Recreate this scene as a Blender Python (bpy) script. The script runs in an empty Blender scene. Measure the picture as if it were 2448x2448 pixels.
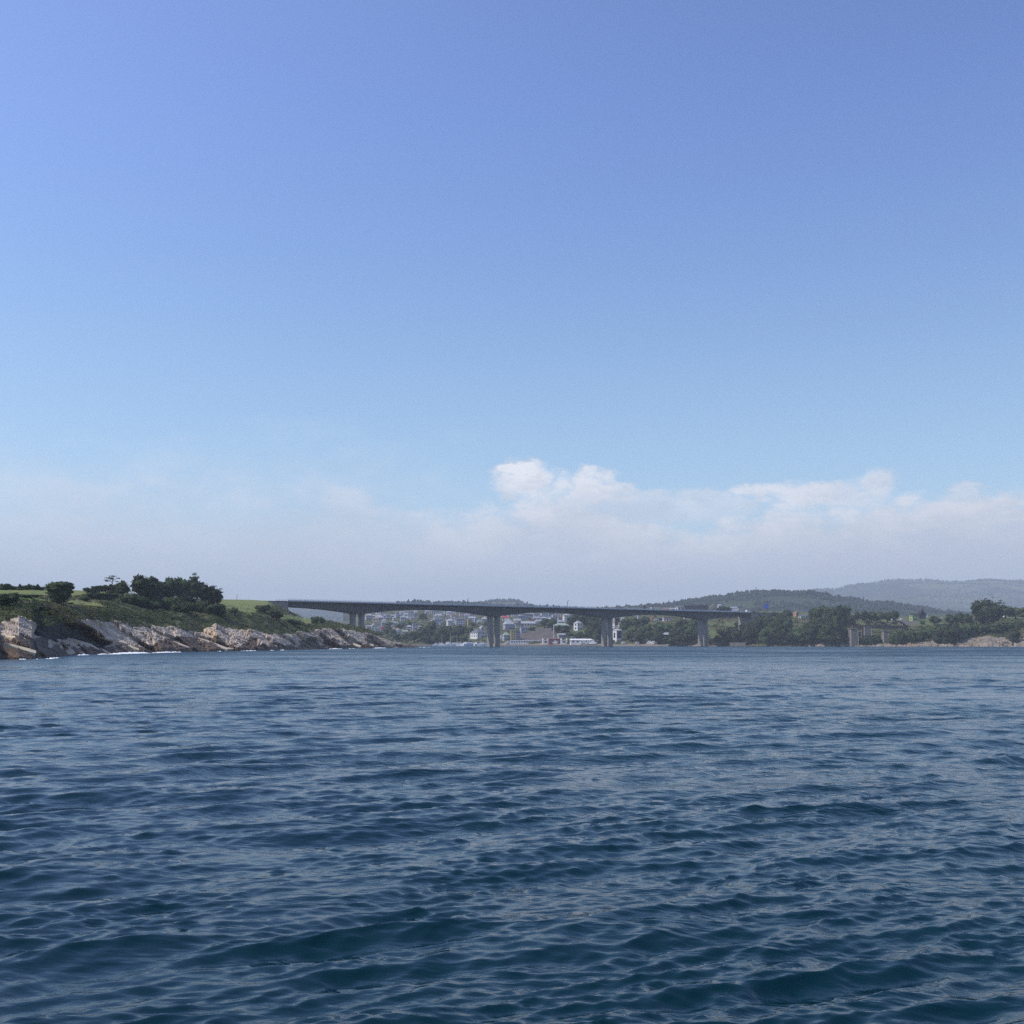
import bpy, bmesh, math, random
import numpy as np
from mathutils import Vector, Matrix, Euler

# ------------------------------------------------------------------ camera
FPX = 2767.0            # focal length in photograph pixels (frame 2448 x 2448)
CX = CY = 1224.0
HORIZON = 1538.5
PITCH = math.atan((HORIZON - CY) / FPX)
CAM_Z = 3.0
scene = bpy.context.scene
col = scene.collection
cam_data = bpy.data.cameras.new("camera")
cam_data.sensor_width = 36.0
cam_data.lens = 36.0 * FPX / 2448.0
cam_data.clip_start = 0.1
cam_data.clip_end = 60000.0
cam = bpy.data.objects.new("camera", cam_data)
cam.location = (0, 0, CAM_Z)
cam.rotation_euler = (math.pi / 2 + PITCH, 0, 0)
col.objects.link(cam)
scene.camera = cam

# ------------------------------------------------------------------ light, sky, exposure
SUN_EL = math.radians(48.0)
SUN_H = Vector((-0.935, -0.355, 0)).normalized()
SUN_DIR = (SUN_H * math.cos(SUN_EL) + Vector((0, 0, math.sin(SUN_EL)))).normalized()
SUN_ROT = math.atan2(SUN_H.x, SUN_H.y)
SUN_STRENGTH = 3.9
SKY_STRENGTH = 0.15
HAZE_DENSITY = 1.15e-4

sun_data = bpy.data.lights.new("sun", 'SUN')
sun_data.energy = SUN_STRENGTH
sun_data.angle = math.radians(0.5)
sun_data.color = (1.0, 0.93, 0.82)
sun = bpy.data.objects.new("sun", sun_data)
sun.rotation_euler = (-SUN_DIR).to_track_quat('-Z', 'Y').to_euler()
sun.location = (0, 0, 900)
col.objects.link(sun)

vs = scene.view_settings
vs.view_transform = 'Standard'
vs.look = 'None'
vs.gamma = 1.0
vs.use_curve_mapping = False
vs.exposure = 0.0
scene.render.engine = 'CYCLES'
cy = scene.cycles
cy.max_bounces = 4
cy.diffuse_bounces = 2
cy.glossy_bounces = 2
cy.transmission_bounces = 2
cy.transparent_max_bounces = 6
cy.volume_bounces = 0
cy.use_denoising = False
cy.use_adaptive_sampling = True
cy.adaptive_threshold = 0.006
cy.sample_clamp_indirect = 4.0
cy.caustics_reflective = False
cy.caustics_refractive = False


class G:
    """small helper to wire math nodes"""
    def __init__(self, tree):
        self.t = tree

    def node(self, typ, **kw):
        n = self.t.nodes.new(typ)
        for k, v in kw.items():
            setattr(n, k, v)
        return n

    def link(self, a, b):
        self.t.links.new(a, b)

    def put(self, sock, v):
        if hasattr(v, 'is_output'):
            self.t.links.new(v, sock)
        else:
            sock.default_value = v

    def m(self, op, a, b=None, c=None, clamp=False):
        n = self.node('ShaderNodeMath', operation=op, use_clamp=clamp)
        self.put(n.inputs[0], a)
        if b is not None:
            self.put(n.inputs[1], b)
        if c is not None:
            self.put(n.inputs[2], c)
        return n.outputs[0]

    def vm(self, op, a, b=None):
        n = self.node('ShaderNodeVectorMath', operation=op)
        self.put(n.inputs[0], a)
        if b is not None:
            self.put(n.inputs[1], b)
        return n.outputs[0]

    def smooth(self, x, lo, hi, a=0.0, b=1.0):
        n = self.node('ShaderNodeMapRange', interpolation_type='SMOOTHSTEP')
        self.put(n.inputs[0], x)
        n.inputs[1].default_value = lo
        n.inputs[2].default_value = hi
        n.inputs[3].default_value = a
        n.inputs[4].default_value = b
        return n.outputs[0]

    def noise(self, vec, scale, detail=4.0, rough=0.55, dist=0.0, out=0):
        n = self.node('ShaderNodeTexNoise')
        self.put(n.inputs['Vector'], vec)
        n.inputs['Scale'].default_value = scale
        n.inputs['Detail'].default_value = detail
        n.inputs['Roughness'].default_value = rough
        n.inputs['Distortion'].default_value = dist
        return n.outputs[out]

    def mix(self, f, a, b):
        n = self.node('ShaderNodeMix', data_type='RGBA')
        self.put(n.inputs[0], f)
        self.put(n.inputs[6], a)
        self.put(n.inputs[7], b)
        return n.outputs[2]


def ray(px, py):
    xr, yu = (px - CX) / FPX, (CY - py) / FPX
    return Vector((xr, math.cos(PITCH) - yu * math.sin(PITCH), math.sin(PITCH) + yu * math.cos(PITCH)))


def P(px, py, Y):
    """the point at depth Y metres whose direction from the boat is photograph pixel (px, py)"""
    d = ray(px, py)
    return Vector((d.x / d.y * Y, Y, CAM_Z + d.z / d.y * Y))


def azel(px, py):
    d = ray(px, py).normalized()
    return math.atan2(d.x, d.y), math.asin(d.z)


def build_world():
    w = bpy.data.worlds.new("World")
    scene.world = w
    w.use_nodes = True
    t = w.node_tree
    t.nodes.clear()
    g = G(t)
    out = g.node('ShaderNodeOutputWorld')
    bg = g.node('ShaderNodeBackground')
    bg.inputs['Strength'].default_value = SKY_STRENGTH
    g.link(bg.outputs[0], out.inputs[0])
    sky = g.node('ShaderNodeTexSky', sky_type='NISHITA')
    sky.sun_disc = False
    sky.sun_elevation = SUN_EL
    sky.sun_rotation = SUN_ROT
    sky.altitude = 0.0
    sky.air_density = 1.0
    sky.dust_density = 0.6
    sky.ozone_density = 2.2
    tc = g.node('ShaderNodeTexCoord')
    d = tc.outputs['Generated']
    sep = g.node('ShaderNodeSeparateXYZ')
    g.link(d, sep.inputs[0])
    x, y, z = sep.outputs
    az = g.m('ARCTAN2', x, y)
    el = g.m('ARCSINE', z)
    ds = g.vm('DOT_PRODUCT', d, tuple(SUN_DIR))
    dsn = g.t.nodes[-1].outputs['Value']
    toward = g.smooth(dsn, -0.1, 1.0)
    hl = g.m('SQRT', g.m('ADD', g.m('ADD', g.m('MULTIPLY', x, x), g.m('MULTIPLY', y, y)), 1e-5))
    dh = g.m('DIVIDE', g.m('ADD', g.m('MULTIPLY', x, SUN_H.x), g.m('MULTIPLY', y, SUN_H.y)), hl)
    aureole = g.m('MINIMUM', g.m('ADD', 1.0, g.m('MULTIPLY', g.m('ADD', dh, 0.43), 0.30)), 1.25)
    # a deep blue that leans to violet high up and pales in the humid air lower down
    tcol = g.mix(g.smooth(el, 0.16, 0.48), (0.93, 1.03, 1.08, 1), (0.90, 0.985, 1.33, 1))
    tint = g.node('ShaderNodeMix', data_type='RGBA', blend_type='MULTIPLY')
    tint.inputs[0].default_value = 1.0
    g.link(sky.outputs[0], tint.inputs[6])
    g.link(tcol, tint.inputs[7])
    base = g.vm('SCALE', tint.outputs[2])
    g.link(aureole, g.t.nodes[-1].inputs['Scale'])
    k = 1.0 / SKY_STRENGTH
    veil = g.m('MULTIPLY', g.m('POWER', g.m('SUBTRACT', 1.0, g.smooth(el, 0.0, 0.40)), 2.0), 0.22)
    veil = g.m('ADD', veil, g.m('MULTIPLY', toward, 0.26), clamp=True)
    base = g.mix(veil, base, (0.55 * k, 0.65 * k, 0.88 * k, 1))
    # low cloud bank
    pv = g.node('ShaderNodeCombineXYZ')
    g.link(g.m('MULTIPLY', az, 1.0), pv.inputs[0])
    g.link(g.m('MULTIPLY', el, 1.9), pv.inputs[1])
    pv.inputs[2].default_value = 3.7
    pv = pv.outputs[0]
    n_big = g.noise(pv, 5.0, 2.0, 0.5)
    n_mid = g.noise(pv, 18.0, 4.0, 0.62)
    n_fine = g.noise(pv, 60.0, 3.0, 0.6)
    edge = g.m('ADD', g.m('ADD', g.m('MULTIPLY', g.m('SUBTRACT', n_mid, 0.5), 0.085), g.m('MULTIPLY', g.m('SUBTRACT', n_fine, 0.5), 0.03)), g.m('MULTIPLY', g.m('SUBTRACT', n_big, 0.5), 0.10))
    side = g.smooth(az, -0.22, 0.04)
    top = g.m('ADD', 0.131, edge)
    depth = g.m('SUBTRACT', top, el)
    bank_hard = g.smooth(depth, -0.002, 0.030)
    bank_soft = g.smooth(depth, -0.06, 0.10)
    bank = g.m('ADD', g.m('MULTIPLY', bank_hard, side), g.m('MULTIPLY', bank_soft, g.m('SUBTRACT', 1.0, side)))
    bank = g.m('MULTIPLY', bank, g.m('ADD', 0.66, g.m('MULTIPLY', n_mid, 0.5)), clamp=True)
    # heaped tops, each where it stands over the land
    puffs = None
    crowns = None
    ragged = g.m('ADD', g.m('MULTIPLY', g.m('SUBTRACT', n_mid, 0.5), 2.4), g.m('MULTIPLY', g.m('SUBTRACT', n_fine, 0.5), 1.6))
    for (px, py, wx, wy, amp) in [(1258, 1152, 80, 46, 1.0), (1412, 1162, 64, 46, 1.0), (1470, 1178, 64, 26, .8),
                                  (1830, 1172, 84, 18, .95), (1915, 1184, 100, 36, .95), (2030, 1186, 90, 36, .75), (2092, 1160, 50, 36, .8),
                                  (2310, 1202, 52, 36, .7), (2420, 1262, 110, 36, .5), (1640, 1208, 190, 40, .62), (1290, 1292, 30, 14, .35)]:
        a, e = azel(px, py)
        da = g.m('DIVIDE', g.m('SUBTRACT', az, a), wx * 1.25 / FPX)
        de = g.m('DIVIDE', g.m('SUBTRACT', el, e), wy * 1.25 / FPX)
        r = g.m('ADD', g.m('MULTIPLY', da, da), g.m('MULTIPLY', de, de))
        r = g.m('ADD', r, ragged)
        s = g.m('MULTIPLY', g.smooth(r, 1.0, 0.2), amp)
        puffs = s if puffs is None else g.m('MAXIMUM', puffs, s)
        # each heap is bright on its sunlit crown and grey at its base
        cr = g.m('MULTIPLY', s, g.smooth(g.m('ADD', g.m('SUBTRACT', de, g.m('MULTIPLY', da, 0.25)), g.m('MULTIPLY', g.m('SUBTRACT', n_fine, 0.5), 2.2)), -0.9, 0.75))
        crowns = cr if crowns is None else g.m('MAXIMUM', crowns, cr)
    rim = g.m('MULTIPLY', g.m('MULTIPLY', g.smooth(depth, 0.085, 0.0), g.m('ADD', 0.35, g.m('MULTIPLY', side, 0.65))), 0.60)
    rim = g.m('MULTIPLY', rim, g.smooth(n_mid, 0.34, 0.66, 0.45, 1.35))
    lit = g.m('ADD', g.m('MAXIMUM', g.m('MULTIPLY', crowns, 0.95), rim), g.m('MULTIPLY', g.smooth(n_mid, 0.35, 0.75), 0.16))
    ccol = g.mix(lit, (0.56 * k, 0.62 * k, 0.72 * k, 1), (1.02 * k, 1.02 * k, 1.05 * k, 1))
    cs = g.node('ShaderNodeVectorMath', operation='SCALE')
    g.link(ccol, cs.inputs[0])
    g.link(g.m('ADD', 0.25, g.m('MULTIPLY', aureole, 0.75)), cs.inputs['Scale'])
    ccol = cs.outputs[0]
    warm = g.m('MULTIPLY', toward, 0.5)
    ccol = g.mix(warm, ccol, (0.74 * k, 0.77 * k, 0.90 * k, 1))
    mask = g.m('MAXIMUM', bank, g.m('MULTIPLY', puffs, 0.92), clamp=True)
    final = g.mix(mask, base, ccol)
    g.link(final, bg.inputs[0])


SKYTINT = (1.25, 1.0, 0.98)
build_world()

# ------------------------------------------------------------------ common helpers
rng = np.random.default_rng(7)
random.seed(11)


def new_obj(name, mesh, parent=None, mats=None):
    o = bpy.data.objects.new(name, mesh)
    if parent is not None:
        o.parent = parent
    if mats and mesh is not None:
        for mm in (mats if isinstance(mats, (list, tuple)) else [mats]):
            mesh.materials.append(mm)
    col.objects.link(o)
    return o


def empty(name, loc=(0, 0, 0), rz=0.0, scale=None):
    o = bpy.data.objects.new(name, None)
    o.location = loc
    o.rotation_euler = (0, 0, rz)
    if scale is not None:
        o.scale = scale
    o.empty_display_size = 0.5
    col.objects.link(o)
    return o


def tag(o, label, cat=None, group=None, kind=None):
    if label:
        o["label"] = label
    if cat:
        o["category"] = cat
    if group:
        o["group"] = group
    if kind:
        o["kind"] = kind
    return o


def mesh_np(name, verts, faces, smooth=False, mat_idx=None):
    """mesh from numpy arrays; faces is (n,4) or (n,3)"""
    me = bpy.data.meshes.new(name)
    v = np.ascontiguousarray(verts, dtype=np.float32)
    f = np.ascontiguousarray(faces, dtype=np.int32)
    n, k = f.shape
    me.vertices.add(len(v))
    me.vertices.foreach_set("co", v.ravel())
    me.loops.add(n * k)
    me.loops.foreach_set("vertex_index", f.ravel())
    me.polygons.add(n)
    me.polygons.foreach_set("loop_start", np.arange(0, n * k, k, dtype=np.int32))
    me.polygons.foreach_set("loop_total", np.full(n, k, dtype=np.int32))
    if mat_idx is not None:
        me.polygons.foreach_set("material_index", np.ascontiguousarray(mat_idx, dtype=np.int32))
    me.polygons.foreach_set("use_smooth", np.full(n, bool(smooth)))
    me.update(calc_edges=True)
    me.validate()
    return me


def mesh_py(name, verts, faces, smooth=False):
    me = bpy.data.meshes.new(name)
    me.from_pydata([tuple(v) for v in verts], [], faces)
    if smooth:
        for p in me.polygons:
            p.use_smooth = True
    me.update()
    return me


# numpy gradient noise
_perm = np.random.default_rng(3).permutation(4096).astype(np.int64)
_ga = np.random.default_rng(4).uniform(0, 2 * np.pi, 4096)
_gx, _gy = np.cos(_ga), np.sin(_ga)


def _h(ix, iy):
    return _perm[(_perm[ix & 4095] + iy) & 4095]


def pnoise(x, y):
    x = np.asarray(x, float)
    y = np.asarray(y, float)
    x0, y0 = np.floor(x).astype(np.int64), np.floor(y).astype(np.int64)
    fx, fy = x - x0, y - y0
    ux, uy = fx * fx * fx * (fx * (fx * 6 - 15) + 10), fy * fy * fy * (fy * (fy * 6 - 15) + 10)

    def gr(ix, iy, dx, dy):
        h = _h(ix, iy)
        return _gx[h] * dx + _gy[h] * dy
    a = gr(x0, y0, fx, fy)
    b = gr(x0 + 1, y0, fx - 1, fy)
    c = gr(x0, y0 + 1, fx, fy - 1)
    d = gr(x0 + 1, y0 + 1, fx - 1, fy - 1)
    return (a + (b - a) * ux) * (1 - uy) + (c + (d - c) * ux) * uy


def fbm(x, y, oct=4, gain=0.5):
    s, a, f = 0.0, 1.0, 1.0
    for i in range(oct):
        s = s + a * pnoise(np.asarray(x) * f + 17.3 * i, np.asarray(y) * f - 9.1 * i)
        a *= gain
        f *= 2.03
    return s


def material(name, c1, c2=None, scale=0.3, rough=0.9, bump=0.0, bump_scale=None, c3=None, spec=0.3, objrand=0.0, detail=4.0, stretch=None):
    mt = bpy.data.materials.new(name)
    mt.use_nodes = True
    t = mt.node_tree
    g = G(t)
    b = t.nodes['Principled BSDF']
    b.inputs['Roughness'].default_value = rough
    b.inputs['Specular IOR Level'].default_value = spec
    c2 = c2 or c1
    geo = g.node('ShaderNodeNewGeometry')
    vec = geo.outputs['Position']
    if stretch:
        vec = g.vm('MULTIPLY', vec, stretch)
    nz = g.noise(vec, scale, detail, 0.6)
    f = g.smooth(nz, 0.36, 0.64)
    c = g.mix(f, (*c1, 1), (*c2, 1))
    if c3:
        nz3 = g.noise(vec, scale * 0.23, 3.0, 0.55)
        c = g.mix(g.smooth(nz3, 0.5, 0.66), c, (*c3, 1))
    if objrand:
        oi = g.node('ShaderNodeObjectInfo')
        hs = g.node('ShaderNodeHueSaturation')
        g.link(c, hs.inputs['Color'])
        g.link(g.m('ADD', 1.0 - objrand, g.m('MULTIPLY', oi.outputs['Random'], 2 * objrand)), hs.inputs['Value'])
        g.link(g.m('ADD', 0.485, g.m('MULTIPLY', oi.outputs['Random'], 0.03)), hs.inputs['Hue'])
        c = hs.outputs[0]
    g.link(c, b.inputs['Base Color'])
    if bump:
        bn = g.node('ShaderNodeBump')
        bn.inputs['Strength'].default_value = bump
        bn.inputs['Distance'].default_value = 1.0
        g.link(g.noise(vec, bump_scale or scale * 2, 6.0, 0.6), bn.inputs['Height'])
        g.link(bn.outputs[0], b.inputs['Normal'])
    return mt


def smoothstep(a, b, x):
    t = np.clip((x - a) / (b - a), 0, 1)
    return t * t * (3 - 2 * t)

# ------------------------------------------------------------------ the sea
def build_sea():
    r_out = [0.6, 2.0, 3.5, 5.0]
    r = 6.0
    while r < 1500:
        r_out.append(r)
        r += max(0.030, r * (0.0046 if r < 40 else 0.0036 if r < 520 else 0.008))
    while r < 16000:
        r_out.append(r)
        r *= 1.05
    r_out.append(16000.0)
    rr = np.array(r_out)
    fine = np.radians(np.linspace(-29.5, 29.5, 600))
    mid1 = np.radians(np.linspace(29.5, 60, 42))[1:]
    coarse = np.radians(np.linspace(60, 300, 60))[1:-1]
    mid2 = np.radians(np.linspace(300, 330.5, 42))[:-1]
    th = np.concatenate([fine, mid1, coarse, mid2])
    n_t, n_r = len(th), len(rr)
    R, T = np.meshgrid(rr, th, indexing='ij')
    X = (R * np.sin(T)).astype(np.float32).ravel()
    Y = (R * np.cos(T)).astype(np.float32).ravel()
    sp = np.maximum(0.030, R * np.where(R < 40, 0.0046, np.where(R < 520, 0.0036, 0.008))).astype(np.float32).ravel()
    dth = np.gradient(th)
    lat = (R * np.abs(np.gradient(th))[None, :]).astype(np.float32).ravel()
    sp = np.maximum(sp, lat * 0.6)
    Z = np.zeros_like(X)
    DX = np.zeros_like(X)
    DY = np.zeros_like(X)
    rg = np.random.default_rng(21)
    waves = []
    for L in np.exp(np.linspace(math.log(2.4), math.log(8.0), 16)):          # old swell, well aligned
        waves.append((L, 120 + rg.normal(0, 13), 0.034 * (3.2 / L) ** 0.35))
    for L in np.exp(np.linspace(math.log(0.6), math.log(2.4), 34)):         # wind sea
        waves.append((L, 124 + rg.normal(0, 22) if rg.random() > .07 else 88 + rg.normal(0, 25), 0.032))
    for L in np.exp(np.linspace(math.log(0.13), math.log(0.6), 78)):       # ripples
        waves.append((L, 120 + rg.normal(0, 24) if rg.random() > .07 else 85 + rg.normal(0, 30), 0.046))
    # slicks: curved bands of calmer water where the ripples die down
    calm = np.zeros_like(X)
    for (y0, sl, wd, x0, x1, seed) in [(44.7, -0.9, 2.6, 2, 40, 1), (18.5, 1.7, 1.6, -8, -1.5, 2), (60, 0.12, 5, -60, 60, 3), (100, -0.1, 9, -90, 20, 4), (150, 0.15, 15, -40, 120, 5), (240, -.05, 26, -200, 200, 6), (26, -0.35, 1.6, -14, 4, 7)]:
        ok = np.nonzero((X > x0 - 6) & (X < x1 + 6) & (np.abs(Y - y0 - sl * X) < wd * 4 + 6))[0]
        mean = y0 + sl * X[ok] + wd * 1.6 * fbm(X[ok] / (wd * 4) + seed * 13, X[ok] * 0 + seed, 3)
        b_ = np.exp(-((Y[ok] - mean) / (wd * (0.7 + 0.5 * fbm(X[ok] / wd, Y[ok] / wd, 2)))) ** 2)
        b_ *= smoothstep(x0 - 5, x0 + 1, X[ok]) * smoothstep(x1 + 5, x1 - 1, X[ok])
        calm[ok] = np.maximum(calm[ok], b_)
    near = np.nonzero(R.ravel() < 600)[0]
    patch_s, patch_m, patch_l = np.ones_like(X), np.ones_like(X), np.ones_like(X)
    patch_s[near] = np.clip(1.0 + 0.95 * fbm(X[near] / 2.6, Y[near] / 3.4, 3) + 0.6 * fbm(X[near] / 17, Y[near] / 25, 2), .45, 1.7)
    patch_m[near] = np.clip(1.0 + 1.0 * fbm(X[near] / 6.5 + 31, Y[near] / 9, 3), .35, 1.7)
    patch_l[near] = np.clip(1.0 + 0.9 * fbm(X[near] / 16 + 71, Y[near] / 22, 2), .45, 1.6)
    for (L, deg, slope) in waves:
        L = L * 0.58 * rg.uniform(0.97, 1.03)
        ang = math.radians(deg)
        k = 2 * math.pi / L
        kx, ky = k * math.cos(ang), k * math.sin(ang)
        a = slope / k
        ok = np.nonzero(L > 1.6 * sp)[0]
        w = np.clip((L / sp[ok] - 1.6) / 1.6, 0, 1)
        # gusts make patches of rougher and smoother water
        gp = (patch_s if L < 0.35 else patch_m if L < 1.4 else patch_l)[ok]
        ph = kx * X[ok] + ky * Y[ok] + rg.uniform(0, 6.2832)
        if L < 0.95:
            gp = gp * (1 - 0.42 * calm[ok])
        w = (w * a * gp).astype(np.float32)
        Z[ok] += w * np.sin(ph)
        cs = w * np.cos(ph) * (0.95 if L < 1.4 else 0.75)
        DX[ok] += cs * math.cos(ang)
        DY[ok] += cs * math.sin(ang)
    far = np.clip((R.ravel() - 900) / 500, 0, 1)
    Z *= (1 - far)
    V = np.stack([X + DX, Y + DY, Z], 1)
    i = np.arange(n_r - 1)[:, None] * n_t
    j = np.arange(n_t)[None, :]
    j2 = (j + 1) % n_t
    F = np.stack([i + j, i + j2, i + n_t + j2, i + n_t + j], -1).reshape(-1, 4)
    F = F[:, ::-1]
    me = mesh_np("sea", V, F, smooth=True)
    mt = bpy.data.materials.new("sea_water")
    mt.use_nodes = True
    t = mt.node_tree
    g = G(t)
    b = t.nodes['Principled BSDF']
    geo = g.node('ShaderNodeNewGeometry')
    pos = geo.outputs['Position']
    nz = g.noise(pos, 0.02, 3.0, 0.5)
    c = g.mix(g.smooth(nz, 0.35, 0.65), (0.0009, 0.0185, 0.0275, 1), (0.0014, 0.0240, 0.0310, 1))
    g.link(c, b.inputs['Base Color'])
    b.inputs['IOR'].default_value = 1.333
    b.inputs['Specular IOR Level'].default_value = 0.34
    # wind: ruffled and slick patches
    wind = g.smooth(g.noise(g.vm('MULTIPLY', pos, (0.40, 1.0, 1.0)), 0.03, 6.0, 0.65), 0.38, 0.62)
    # waves too small for the sheet's own facets act as roughness
    ln = g.node('ShaderNodeVectorMath', operation='LENGTH')
    g.link(pos, ln.inputs[0])
    g.link(g.m('ADD', 0.06, g.m('MULTIPLY', g.smooth(ln.outputs['Value'], 20.0, 420.0), g.m('ADD', 0.19, g.m('MULTIPLY', wind, 0.22)))), b.inputs['Roughness'])
    v1 = g.vm('MULTIPLY', pos, (0.8, 1.25, 1.0))
    rip = g.noise(v1, 6.5, 4.0, 0.6, 0.3)
    chop = g.noise(g.vm('MULTIPLY', pos, (0.7, 1.2, 1.0)), 0.55, 4.0, 0.6, 0.5)
    bn = g.node('ShaderNodeBump')
    g.link(g.m('ADD', 0.10, g.m('MULTIPLY', wind, 0.14)), bn.inputs['Strength'])
    bn.inputs['Distance'].default_value = 0.08
    g.link(rip, bn.inputs['Height'])
    bn2 = g.node('ShaderNodeBump')
    g.link(g.m('ADD', 0.16, g.m('MULTIPLY', wind, 0.30)), bn2.inputs['Strength'])
    bn2.inputs['Distance'].default_value = 0.5
    g.link(chop, bn2.inputs['Height'])
    g.link(bn.outputs[0], bn2.inputs['Normal'])
    bn3 = g.node('ShaderNodeBump')
    g.link(g.m('MULTIPLY', g.smooth(ln.outputs['Value'], 40.0, 260.0), 0.55), bn3.inputs['Strength'])
    bn3.inputs['Distance'].default_value = 1.1
    g.link(g.noise(g.vm('MULTIPLY', pos, (0.55, 1.0, 1.0)), 0.16, 5.0, 0.65, 0.6), bn3.inputs['Height'])
    g.link(bn2.outputs[0], bn3.inputs['Normal'])
    g.link(bn3.outputs[0], b.inputs['Normal'])
    o = new_obj("sea", me, mats=mt)
    tag(o, "dark blue choppy sea water", kind="structure")


build_sea()


def build_haze():
    x0, x1, y0, y1, z0, z1 = -7000, 9000, -600, 12000, -7, 560
    v = [(x, y, z) for z in (z0, z1) for y in (y0, y1) for x in (x0, x1)]
    f = [(0, 2, 3, 1), (4, 5, 7, 6), (0, 1, 5, 4), (2, 6, 7, 3), (0, 4, 6, 2), (1, 3, 7, 5)]
    me = mesh_py("haze", v, f)
    mt = bpy.data.materials.new("haze_air")
    mt.use_nodes = True
    t = mt.node_tree
    t.nodes.clear()
    g = G(t)
    out = g.node('ShaderNodeOutputMaterial')
    pv = g.node('ShaderNodeVolumePrincipled')
    pv.inputs['Color'].default_value = (0.80, 0.89, 1.0, 1)
    pv.inputs['Density'].default_value = HAZE_DENSITY
    pv.inputs['Anisotropy'].default_value = 0.0
    g.link(pv.outputs[0], out.inputs['Volume'])
    o = new_obj("haze", me, mats=mt)
    tag(o, "pale sea haze over the whole estuary", kind="stuff")


build_haze()

# ------------------------------------------------------------------ materials of land and town
M = {}
M['rock'] = material("rock_pale", (0.60, 0.495, 0.36), (0.41, 0.335, 0.245), 0.22, 0.9, 0.4, 0.6, c3=(0.58, 0.44, 0.26), objrand=0.16)
M['rock_wet'] = material("rock_wet", (0.075, 0.047, 0.028), (0.14, 0.095, 0.06), 0.5, 0.7, 0.6, 1.2)
M['rock_shade'] = material("rock_painted_shade", (0.040, 0.040, 0.036), (0.062, 0.058, 0.050), 0.4, 0.9, 0.6, 0.8)  # near-black rock for the gully face: mostly its shade, painted into the colour
M['rock_far'] = material("rock_far", (0.27, 0.225, 0.18), (0.14, 0.12, 0.10), 0.15, 0.9, 0.6, 0.4, c3=(0.27, 0.19, 0.13), objrand=0.14)
M['soil'] = material("scrub_ground", (0.062, 0.074, 0.030), (0.092, 0.088, 0.040), 0.15, 1.0, 0.8, 0.7)
M['meadow'] = material("meadow_grass", (0.13, 0.165, 0.040), (0.18, 0.18, 0.060), 0.05, 1.0, 0.3, 1.5, c3=(0.11, 0.18, 0.036))
M['far_meadow'] = material("far_meadow", (0.075, 0.10, 0.028), (0.10, 0.11, 0.04), 0.05, 1.0)
M['earth'] = material("bare_earth", (0.115, 0.095, 0.08), (0.085, 0.075, 0.064), 0.10, 1.0, 0.3, 0.3)
M['scrub'] = material("scrub_leaves", (0.050, 0.068, 0.024), (0.105, 0.120, 0.042), 0.08, 0.9, c3=(0.125, 0.105, 0.050), spec=0.15)
M['leaf_dark'] = material("leaf_dark", (0.024, 0.037, 0.016), (0.046, 0.062, 0.026), 0.45, 0.9, spec=0.15, objrand=0.25)
M['leaf_mid'] = material("leaf_mid", (0.034, 0.056, 0.020), (0.064, 0.088, 0.032), 0.35, 0.9, spec=0.15, objrand=0.28)
M['leaf_light'] = material("leaf_light", (0.06, 0.085, 0.035), (0.085, 0.105, 0.05), 0.4, 0.9, spec=0.15, objrand=0.2)
M['bark'] = material("bark", (0.06, 0.045, 0.035), (0.09, 0.07, 0.055), 1.0, 0.95)
M['forest'] = material("forest_far", (0.018, 0.028, 0.022), (0.032, 0.043, 0.030), 0.012, 1.0, spec=0.1, c3=(0.042, 0.052, 0.034))
M['hill'] = material("hill_ground", (0.026, 0.038, 0.021), (0.042, 0.052, 0.028), 0.004, 1.0, spec=0.1, c3=(0.12, 0.13, 0.06))
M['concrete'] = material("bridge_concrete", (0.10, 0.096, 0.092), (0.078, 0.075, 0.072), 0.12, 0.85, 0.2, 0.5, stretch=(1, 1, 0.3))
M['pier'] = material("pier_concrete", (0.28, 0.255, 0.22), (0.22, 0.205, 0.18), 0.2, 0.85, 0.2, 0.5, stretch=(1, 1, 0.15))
M['asphalt'] = material("asphalt", (0.055, 0.055, 0.057), (0.045, 0.045, 0.046), 0.5, 0.9)
M['rail'] = material("galvanised_rail", (0.55, 0.56, 0.57), None, 1.0, 0.5)
M['steel_dark'] = material("dark_steel", (0.10, 0.10, 0.11), None, 1.0, 0.6)
M['glass'] = material("window_glass", (0.035, 0.042, 0.052), (0.05, 0.055, 0.065), 0.8, 0.25, spec=0.5)
M['foam'] = material("sea_foam", (0.82, 0.84, 0.86), (0.74, 0.77, 0.80), 1.5, 0.9)
M['masonry'] = material("old_masonry", (0.21, 0.185, 0.16), (0.14, 0.125, 0.11), 0.5, 0.95, 0.6, 1.0, stretch=(1, 1, 2.2))
M['rust'] = material("rusted_iron", (0.075, 0.052, 0.045), (0.11, 0.075, 0.06), 1.2, 0.9)
M['blue_sign'] = material("blue_sign_face", (0.03, 0.09, 0.52), None, 1.0, 0.6)
M['white_paint'] = material("white_paint", (0.78, 0.78, 0.77), (0.70, 0.70, 0.69), 0.3, 0.6)
M['dark_paint'] = material("dark_paint", (0.035, 0.037, 0.042), None, 0.3, 0.4)
M['tyre'] = material("tyre_rubber", (0.02, 0.02, 0.02), None, 1, 0.8)
_cm = {}


def paint(c, rough=0.85):
    key = tuple(round(x, 3) for x in c)
    if key not in _cm:
        d = tuple(x * 0.86 for x in c)
        _cm[key] = material("paint_%02d" % len(_cm), c, d, 0.25, rough)
    return _cm[key]


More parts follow.
